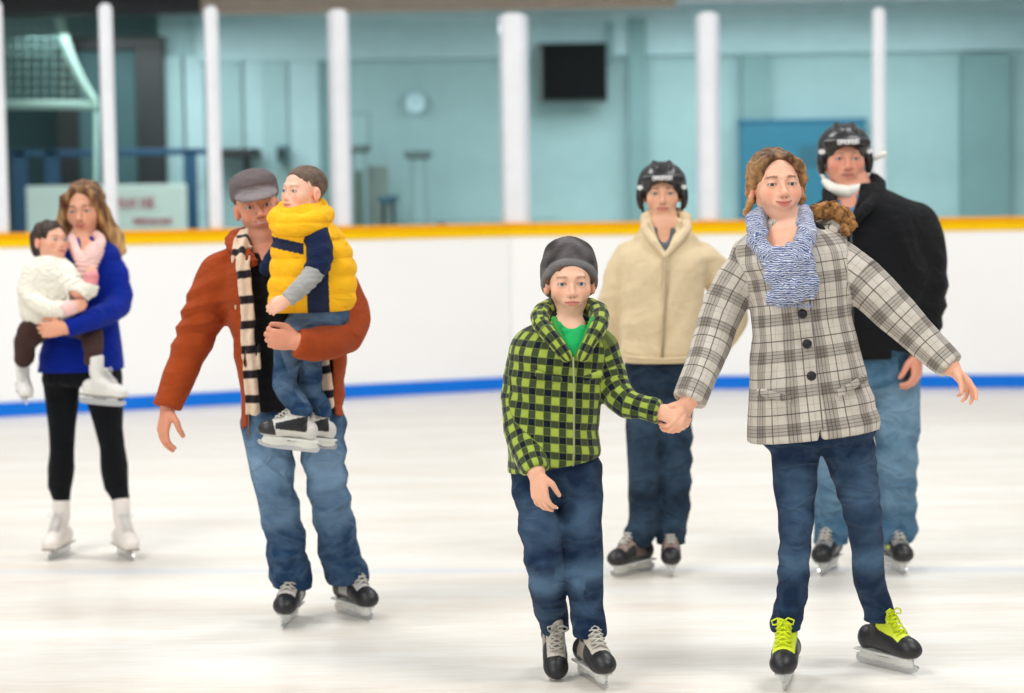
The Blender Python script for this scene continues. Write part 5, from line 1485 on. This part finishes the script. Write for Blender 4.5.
# ================================================================== youth in the cream jacket
Yy = 8.20
y_ = Person('person in a cream zip jacket and black helmet, standing between child and woman', G(650, 574), Yy)
hd = Head((662.5, 193.5), Yy - .03, s=1.0, yaw=-3, pitch=0, roll=0, smile=.1, wide=.96, jaw=.92, skin=srgb(228, 176, 146), brow=srgb(70, 48, 38), lip=srgb(198, 110, 102), blush=.4, open_=.8)
hky = dict(side=(.03, .028, .03), toe=(.016, .014, .016), upper=srgb(150, 128, 118), side2=srgb(110, 92, 86), sole=(.05, .05, .05))
sA, wA = skate(y_.root, G(634, 574), yaw=-44, nl=4, bow=False, s=.95, colors=hky, label='dark skate with its toe turned out', voxel=.0045)
sB, wB = skate(y_.root, G(671, 572), yaw=-4, nl=4, bow=False, s=.95, colors=hky, label='dark skate pointing at the viewer', voxel=.0045)
y_.set(torso=[(658, 372, 35, .12, 0), (659, 350, 39, .14, 0), (660, 320, 41, .15, 0), (662, 290, 43, .15, 0), (664, 268, 44, .145, 0), (665, 253, 41, .125, 0), (666, 241, 31, .10, .01), (665, 228, 24, .08, .02), (664, 218, 20, .075, .02)],
       armL=[(702, 259, 34, .02), (716, 276, 34, .03), (728, 297, 33, .04), (734, 315, 30, .08), (722, 338, 27, .14), (705, 352, 24, .20)],
       armR=[(630, 259, 34, .02), (620, 277, 34, .02), (615, 300, 32, .03), (613, 325, 30, .05), (622, 345, 26, .12), (640, 355, 24, .19)],
       legs=[[(643, 385, 38, 0), (643, 420, 35, -.01), (643, 460, 32, -.03), (644, 500, 31, -.0), (643, 525, 31, .0), (641, 535, 31, 0)],
             [(673, 385, 38, 0), (675, 420, 35, 0), (676, 460, 32, -.02), (675, 500, 31, 0), (673, 525, 30, 0), (672, 535, 30, 0)]],
       head=hd, neck=(.050, .054), bfrom=1)
ankle(y_, 0, wA, .95, r=.062, z=.145); ankle(y_, 1, wB, .95, r=.062, z=.145)
y_.gaze = (.02, .0)
hA = hand(y_.armc[0][0][-1], unit(A(-.9, .2, -.3)), unit(A(0, -1, 0)), unit(A(0, 0, 1)), L=.17)
hB = hand(y_.armc[1][0][-1], unit(A(.9, .2, -.3)), unit(A(0, -1, 0)), unit(A(0, 0, 1)), L=.17)
y_.body(hands=[hA, hB], vx=.0038, torsok=.74)
DK = denim('denim_black_blue', srgb(16, 32, 50), srgb(76, 104, 128))
y_.trousers(DK, [(658, 390, 32, .10, 0), (658, 375, 33, .11, 0), (658, 350, 34, .11, 0)], amp=.007, wear=[(.2, .15, .35), (.5, .12, .3), (.85, .08, .3)], s=3., fz=44)
cream = cloth('cream_microfibre', srgb(220, 200, 164), weave=800, mottle=.10, strength=.35, fold=.22)
y_.top(cream, .005, disp=folds(.007, 30, .9, 2.4, cx=P(660, 300, Yy)[0]), dmax=.01, name='jacket', k=.014, cuts=[hem_cut((618, 362), (702, 361), Yy)],
       subs=[pxprism([(648, 205), (658, 236), (665, 256), (674, 236), (684, 205)], Yy - .13, Yy - .5, Yy - .02), cuff_trim(y_, 0), cuff_trim(y_, 1)],
       extra=[(chain([P(634, 259, Yy), P(648, 247, Yy + .01), P(684, 246, Yy + .01), P(699, 259, Yy)], [.055, .05, .05, .055]), .03)])
F = Field()
for sg, pl in ((-1, [(665, 257, -.145), (655, 243, -.122), (645, 229, -.06), (647, 220, .02)]), (1, [(665, 257, -.145), (676, 243, -.122), (687, 229, -.06), (685, 220, .02)])):
    F.u((chain([P(x, y, Yy + d) for x, y, d in pl], [.010, .017, .021, .023]), .01))
F.u((chain([P(646, 218, Yy), P(655, 213, Yy + .08), P(677, 213, Yy + .08), P(686, 218, Yy)], [.024, .024, .024, .024]), .01))
sdf('collar', F, .0045, cream, y_.root)
y_.top(cloth('shirt_slate', srgb(84, 92, 96)), .005, sleeves=False, name='shirt', tst=[(c_, a_ * .86, b2 * .93) for c_, a_, b2 in y_.tst[3:8]], subs=[ell(P(665, 229, Yy - .12), (.034, .12, .062))])
MB().tube([P(666, 256, Yy - .160), P(666, 290, Yy - .162), P(664, 330, Yy - .158), P(662, 358, Yy - .140)], .005, 6).build('zipper', solid('zip_beige', srgb(168, 150, 120), .5), y_.root, smooth=True)
MB().tube([P(624, 356, Yy - .10), P(640, 358, Yy - .135), P(662, 359, Yy - .15), P(684, 358, Yy - .135), P(698, 356, Yy - .10)], .006, 6).build('hem_band', cream, y_.root, smooth=True)
helmet(y_.root, hd)
F = Field(); h = hd
F.u(ell(h.w(0, -.012, .040), A(.079, .098, .078) * h.s, h.R)); F.sub(ell(h.w(0, .095, -.020), A(.066, .06, .075) * h.s, h.R), .01); F.cut(half(h.w(0, 0, -.05), -h.R[2]))
sdf('hair', F, .0045, hair_mat(), y_.root, col=hair_col(srgb(50, 34, 26), srgb(80, 58, 44)))

# ================================================================== man in the black jacket
Yo = 8.24
o_ = Person('person in a black jacket, white chin guard and black helmet behind the woman', G(858, 573), Yo)
hd = Head((847.5, 158.5), Yo - .04, s=1.08, yaw=-2, pitch=-2, roll=0, smile=0, wide=1.08, jaw=1.15, skin=srgb(222, 158, 134), brow=srgb(150, 120, 100), lip=srgb(188, 108, 100), blush=.7, open_=.6, nose=1.15)
hko = dict(side=(.03, .03, .03), toe=(.016, .016, .016), upper=srgb(140, 140, 142), side2=srgb(120, 122, 120), sole=(.05, .05, .05))
sA, wA = skate(o_.root, G(829, 571), yaw=-24, nl=4, bow=False, s=1.02, colors=hko, label='black and grey skate left of the dark jeans', voxel=.0045)
sB, wB = skate(o_.root, G(894, 570), yaw=8, nl=4, bow=False, s=1.02, colors=dict(hko, stripe=srgb(200, 220, 60)), label='black skate with a small yellow mark', voxel=.0045)
o_.set(torso=[(868, 372, 50, .17, 0), (868, 350, 55, .19, 0), (869, 320, 59, .20, 0), (870, 285, 61, .195, 0), (870, 250, 61, .18, 0), (870, 225, 58, .155, 0), (864, 206, 46, .13, .01), (858, 195, 32, .11, .02), (853, 184, 22, .09, .03)],
       armL=[(914, 226, 48, .01), (923, 255, 46, .0), (926, 285, 43, -.02), (924, 315, 39, -.06), (919, 342, 33, -.10), (917, 355, 30, -.11)],
       armR=[(822, 228, 46, .01), (814, 255, 46, .0), (811, 285, 42, -.0), (815, 312, 37, -.04), (822, 335, 32, -.06), (824, 350, 30, -.06)],
       legs=[[(848, 375, 50, 0), (845, 415, 45, -.02), (838, 460, 40, -.03), (833, 500, 38, 0), (832, 525, 38, .02), (831, 535, 38, .02)],
             [(893, 375, 54, 0), (896, 415, 48, -.02), (896, 460, 43, -.03), (896, 500, 41, 0), (896, 525, 42, .02), (896, 535, 42, .02)]],
       head=hd, neck=(.062, .066), bfrom=1)
ankle(o_, 0, wA, 1.02, r=.072, z=.135); ankle(o_, 1, wB, 1.02, r=.080, z=.135)
hA = hand(P(917, 354, Yo - .12), unit(A(-.05, -.15, -1)), unit(A(-.85, .5, 0)), unit(A(-.4, -.9, 0)), L=.19, curl=(26, 36, 24), thumb=(.3, .4), fat=1.12)
hB = hand(P(824, 350, Yo - .07), unit(A(.0, -.1, -1)), unit(A(.9, .4, 0)), unit(A(.4, -.9, 0)), L=.19, curl=(26, 36, 24), thumb=(.3, .4), fat=1.1)
o_.body(hands=[hA, hB], vx=.0038, torsok=.80)
DL = denim('denim_light', srgb(62, 100, 128), srgb(148, 178, 198))
o_.trousers(DL, [(870, 385, 46, .14, 0), (869, 370, 50, .15, 0), (869, 345, 50, .155, 0)], amp=.010, wear=[(.22, .2, .5), (.5, .12, .4), (.7, .1, .3)], s=4., fz=38)
blackj = cloth('black_softshell', srgb(20, 21, 24), weave=900, mottle=.12, strength=.35)
o_.top(blackj, .005, disp=folds(.009, 28, .9, 5.2, cx=P(870, 300, Yo)[0]), dmax=.012, name='jacket', k=.035, cuts=[hem_cut((815, 357), (922, 356), Yo)],
       subs=[pxprism([(832, 170), (840, 200), (850, 222), (860, 200), (868, 170)], Yo - .15, Yo - .5, Yo - .03), cuff_trim(o_, 0), cuff_trim(o_, 1)],
       extra=[(chain([P(826, 230, Yo), P(842, 212, Yo + .01), P(888, 209, Yo + .01), P(910, 226, Yo)], [.07, .065, .065, .07]), .035)])
F = Field()
F.u(chain([k for k in catmull([P(852, 228, Yo - .185), P(862, 212, Yo - .165), P(876, 198, Yo - .08), P(878, 184, Yo + .02), P(862, 178, Yo + .10), P(838, 184, Yo + .09), P(828, 194, Yo + .0), P(834, 210, Yo - .13), P(845, 226, Yo - .185)], 20)], [.012 + .020 * math.sin(math.pi * i / 19) ** .7 for i in range(20)]))
sdf('collar', F, .0045, blackj, o_.root)
o_.top(cloth('shirt_blue_grey', srgb(110, 130, 160)), .005, sleeves=False, name='shirt', tst=[(c_, a_ * .80, b2 * .95) for c_, a_, b2 in o_.tst[4:8]], subs=[ell(P(851, 198, Yo - .14), (.040, .12, .045))], cuts=[pxprism([(832, 190), (866, 190), (870, 215), (850, 250), (834, 215)], Yo - .15, Yo - .5, Yo + .3)])
MB().tube([P(851, 226, Yo - .197), P(852, 270, Yo - .213), P(853, 320, Yo - .217), P(854, 350, Yo - .205)], .004, 6).build('zipper', solid('zip_dark', srgb(52, 54, 58), .4), o_.root, smooth=True)
MB().tube([P(905, 240, Yo - .15), P(908, 247, Yo - .15)], .008, 6).build('sleeve_tab', solid('tab_grey', srgb(150, 152, 156), .5), o_.root, smooth=True)
hm_ = helmet(o_.root, hd, cup=True)
wp = solid('white_guard', srgb(232, 230, 220), .5)
F = Field(); h = hd
F.u(chain([h.w(-.078, .034, -.082), h.w(-.052, .074, -.110), h.w(0, .094, -.122), h.w(.052, .074, -.110), h.w(.078, .034, -.082)], [.014 * h.s, .022 * h.s, .026 * h.s, .022 * h.s, .014 * h.s]))
sdf('chin_guard', F, .004, wp, hm_)
MB().tube([h.w(.070, .030, -.090), h.w(.094, .012, -.045), h.w(.098, .004, -.02)], .008, 8).build('chin_strap', wp, hm_, smooth=True)
MB().tube([h.w(-.074, .030, -.086), h.w(-.092, .008, -.045)], .008, 8).build('chin_strap', wp, hm_, smooth=True)
MB().tube([h.w(.090, .0, -.010), h.w(.112, .004, .002), h.w(.138, .006, .014), h.w(.158, .004, .022)], [.010, .012, .013, .009], 8).build('loose_strap', wp, hm_, smooth=True)
F = Field()
F.u(ell(h.w(0, -.012, .038), A(.082 * 1.05, .096, .076) * h.s, h.R)); F.sub(ell(h.w(0, .095, -.020), A(.074, .06, .075) * h.s, h.R), .01); F.cut(half(h.w(0, 0, -.045), -h.R[2]))
sdf('hair', F, .0045, hair_mat(), o_.root, col=hair_col(srgb(140, 132, 126), srgb(180, 172, 166)))
# ================================================================== woman in the blue sweater
Yl = 8.85
l_ = Person('person in a royal blue sweater, black leggings and white skates with long hair', G(92, 557), Yl)
hd = Head((79.5, 211), Yl - .03, s=1.04, yaw=-4, pitch=-6, roll=-3, smile=.9, wide=.96, jaw=.88, skin=srgb(226, 168, 138), brow=srgb(92, 62, 44), lip=srgb(200, 98, 96), blush=.5, open_=.65)
wfs = dict(side=srgb(232, 224, 216), sole=srgb(150, 140, 128))
sA, wA = skate(l_.root, G(60, 556), yaw=-8, s=.95, style='figure', colors=wfs, lace_col=MATS['lace_white'], label='white figure skate pointing at the viewer', voxel=.0045)
sB, wB = skate(l_.root, G(125, 557), yaw=26, s=.95, style='figure', colors=wfs, lace_col=MATS['lace_white'], label='white figure skate with its toe turned out', voxel=.0045)
l_.set(torso=[(81, 382, 42, .13, 0), (81, 365, 42, .135, 0), (82, 335, 38, .125, 0), (83, 310, 34, .115, 0), (83, 285, 35, .12, 0), (84, 264, 36, .12, 0), (84, 252, 32, .10, 0), (84, 244, 22, .075, .02), (82, 237, 14, .06, .02)],
       armL=[(106, 257, 26, .01), (114, 272, 27, .0), (119, 290, 26, -.03), (118, 306, 26, -.08), (104, 315, 24, -.19), (83, 322, 22, -.29), (66, 328, 19, -.33)],
       armR=[(62, 258, 26, .01), (52, 274, 26, .01), (44, 292, 24, -.0), (36, 306, 22, -.05), (42, 318, 20, -.14), (58, 320, 18, -.20)],
       legs=[[(62, 380, 38, 0), (62, 400, 33, 0), (62, 430, 27, -.02), (62, 448, 24, -.03), (61, 472, 27, .0), (59, 495, 21, .02), (59, 504, 19, .02)],
             [(102, 380, 40, 0), (105, 400, 36, 0), (109, 428, 28, -.02), (112, 446, 25, -.03), (115, 472, 28, .0), (117, 495, 21, .02), (118, 504, 19, .02)]],
       head=hd, neck=(.042, .048), bfrom=1)
l_.gaze = (0, -.05)
def to_boot(p, i, w, s):
    pts, rr = p.legc[i]; p.legc[i] = (pts[:-2] + [w(0, -.04, .262)], rr[:-2] + [.038])
to_boot(l_, 0, wA, .95); to_boot(l_, 1, wB, .95)
hA = hand(P(65, 328, Yl - .335), unit(A(-1, -.1, -.1)), unit(A(.1, 1, .1)), unit(A(0, -.2, 1)), L=.165, curl=(30, 35, 20), thumb=(.3, .3))
hB = hand(P(60, 320, Yl - .21), unit(A(1, -.1, -.05)), unit(A(.0, 1, .1)), unit(A(0, -.2, 1)), L=.165, curl=(30, 35, 20), thumb=(.3, .3))
l_.body(hands=[hA, hB], vx=.0038, torsok=.80, legk=.8)
leg = cloth('black_leggings', srgb(16, 18, 22), weave=1200, mottle=.1, strength=.15)
l_.trousers(leg, [(82, 385, 38, .12, 0), (82, 370, 38, .12, 0), (82, 345, 34, .11, 0)], amp=.002, s=1., fz=40, k=.02, name='leggings')
blue = cloth('royal_blue_knit', srgb(4, 36, 142), weave=700, mottle=.15)
l_.top(blue, .005, disp=folds(.006, 34, .9, 3.3, cx=P(84, 300, Yl)[0]), dmax=.009, name='sweater', k=.03, cuts=[hem_cut((38, 372), (125, 369), Yl)],
       subs=[pxprism([(72, 225), (84, 262), (98, 225)], Yl - .1, Yl - .5, Yl - .02), cuff_trim(l_, 0), cuff_trim(l_, 1)],
       extra=[(chain([P(62, 258, Yl), P(72, 249, Yl + .01), P(96, 249, Yl + .01), P(106, 258, Yl)], [.048, .048, .048, .048]), .03)])
F = Field()
F.u(chain([k for k in catmull([P(72, 242, Yl - .05), P(78, 256, Yl - .12), P(86, 262, Yl - .135), P(94, 252, Yl - .11), P(101, 241, Yl - .04), P(92, 234, Yl + .05), P(76, 234, Yl + .04), P(72, 242, Yl - .05)], 16)], [.024] * 16),
    (chain([P(95, 250, Yl - .115), P(86, 268, Yl - .15), P(80, 290, Yl - .155)], [.040, .042, .04], (A(0, 1, 0), .5)), .02))
F.disp = folds(.005, 60, 1.4, .7); F.dmax = .008
sdf('scarf', F, .0045, cloth('pink_wool', srgb(240, 200, 192), mottle=.1), l_.root)
h = hd; F = Field()
F.u(ell(h.w(0, -.022, .042), A(.086, .100, .086) * h.s, h.R))
for sg, n in ((-1, 0), (1, 1)):
    F.u((chain([h.w(sg * .020, .062, .094), h.w(sg * .064, .058, .058), h.w(sg * .084, .030, .0), h.w(sg * .092, .012, -.06), h.w(sg * (.104 + .020 * n), .010, -.125), h.w(sg * (.102 + .035 * n), .020, -.18), h.w(sg * (.085 + .03 * n), .030, -.215)], [q * h.s for q in (.014, .021, .026, .032, .036, .030, .012)]), .02))
    F.u((chain([h.w(sg * .05, -.05, -.03), h.w(sg * .07, -.05, -.12), h.w(sg * .08, -.04, -.19)], [q * h.s for q in (.045, .045, .02)]), .03))
F.sub(ell(h.w(0, .080, -.02), A(.064, .06, .098) * h.s, h.R), .010)
F.disp = lambda X: (.003 * np.sin(X[..., 0] * 130 + 1.6 * np.sin(X[..., 2] * 16)) + .0015 * np.sin(X[..., 0] * 310 + 2 * np.sin(X[..., 2] * 30))).astype(f32); F.dmax = .006
def lh(X):
    q = hd.loc(X); a = np.clip(.3 + .5 * wob(X * A(1, 1, .25), 90, .4) + np.clip(-q[:, 2] * 3, -.2, .6), 0, 1)[:, None]
    return np.array(srgb(92, 58, 32)) * (1 - a) + np.array(srgb(206, 160, 104)) * a
sdf('hair', F, .0035, hair_mat(), l_.root, col=lh)

# ================================================================== toddler in the white fleece
Yk = Yl - .17
q_ = Person('toddler with dark hair in a white fleece jacket held by the person in blue', P(70, 372, Yk), Yk)
hd = Head((60, 243), Yk, s=.80, yaw=48, pitch=10, roll=4, smile=.2, wide=1.08, jaw=1.0, skin=srgb(228, 172, 146), brow=srgb(60, 42, 34), lip=srgb(200, 104, 98), blush=.7, child=1.0, nose=.7)
hd.O = P(51, 243, Yk + .02)
wfk = dict(side=srgb(222, 220, 214), sole=srgb(120, 112, 104), panel=srgb(214, 212, 206))
sA, wA = skate(q_.root, P(101, 405, Yk - .12), yaw=72, pitch=-4, s=.78, style='figure', colors=wfk, lace_col=MATS['lace_white'], label='white toddler skate hanging in front of the black leggings', voxel=.004)
sB, wB = skate(q_.root, P(24, 402, Yk - .0), yaw=20, pitch=-4, s=.74, style='figure', colors=wfk, lace_col=MATS['lace_white'], label='white toddler skate on the far leg', voxel=.004)
q_.set(torso=[(52, 326, 26, .09, 0), (52, 314, 31, .11, 0), (51, 298, 31, .115, 0), (50, 282, 29, .11, 0), (50, 270, 25, .10, 0), (50, 262, 18, .08, .0), (50, 256, 13, .07, .01)],
       armL=[(66, 272, 22, -.05), (72, 284, 22, -.09), (80, 293, 21, -.12), (88, 289, 18, -.13), (91, 283, 16, -.13)],
       armR=[(34, 274, 20, -.03), (28, 290, 19, -.06), (38, 304, 18, -.12), (54, 310, 17, -.15), (70, 308, 16, -.16)],
       legs=[[(64, 322, 28, .02), (80, 326, 26, .02), (91, 332, 24, -.02), (93, 348, 20, -.08), (93, 358, 19, -.10)],
             [(42, 324, 30, 0), (30, 334, 27, -.05), (25, 346, 22, -.03), (24, 358, 20, -.01)]],
       head=hd, neck=(.036, .04), bfrom=1)
hA = hand(P(91, 283, Yk - .13), unit(A(.2, -.2, 1)), unit(A(0, 1, .2)), unit(A(-1, 0, 0)), L=.095, curl=(30, 40, 20), fat=1.2, thumb=(.3, .3))
hB = hand(P(70, 308, Yk - .16), unit(A(1, -.2, .1)), unit(A(0, 1, .2)), unit(A(0, 0, 1)), L=.095, curl=(30, 40, 20), fat=1.2, thumb=(.3, .3))
q_.body(hands=[hA, hB], vx=.0036, torsok=.78)
q_.trousers(cloth('brown_cord', srgb(66, 46, 42)), [(53, 330, 24, .08, 0), (53, 320, 26, .09, 0), (53, 308, 26, .09, 0)], amp=.004, s=1., fz=60, k=.02, name='trousers')
fle = cloth('white_fleece', srgb(236, 232, 218), weave=300, mottle=.08, strength=.9)
def fl(X): return (.004 * wob(X, 110, .5) + .003 * wob(X, 210, 1.5) + .004 * wob(X, 30, .2)).astype(f32)
q_.top(fle, .0042, disp=fl, dmax=.01, name='fleece_jacket', subs=[cuff_trim(q_, 0), cuff_trim(q_, 1)], k=.025)
pk = cloth('pink_mitten', srgb(232, 150, 156))
F = Field(); F.u(chain([P(91, 281, Yk - .135), P(93, 276, Yk - .14)], [.030, .024])); F.u(cap(P(89, 279, Yk - .14), P(86, 275, Yk - .15), .013, .010))
sdf('mitten', F, .0035, pk, q_.root)
F = Field(); F.u(chain([P(66, 309, Yk - .165), P(71, 308, Yk - .17)], [.032, .032])); sdf('pink_cuff', F, .004, cloth('pink_cuff_knit', srgb(240, 196, 190)), q_.root)
h = hd; F = Field()
F.u(ell(h.w(0, -.022, .042), A(.088, .104, .088) * h.s, h.R), (ell(h.w(0, -.075, -.015), A(.070, .045, .07) * h.s, h.R), .03))
F.sub(ell(h.w(0, .086, -.010), A(.072, .060, .078) * h.s, h.R), .008)
F.disp = lambda X: (.003 * np.sin(X[..., 0] * 150 + 1.6 * np.sin(X[..., 2] * 22)) + .0015 * wob(X, 150, .2)).astype(f32); F.dmax = .006
sdf('hair', F, .0035, hair_mat(), q_.root, col=hair_col(srgb(34, 24, 20), srgb(66, 46, 34)))
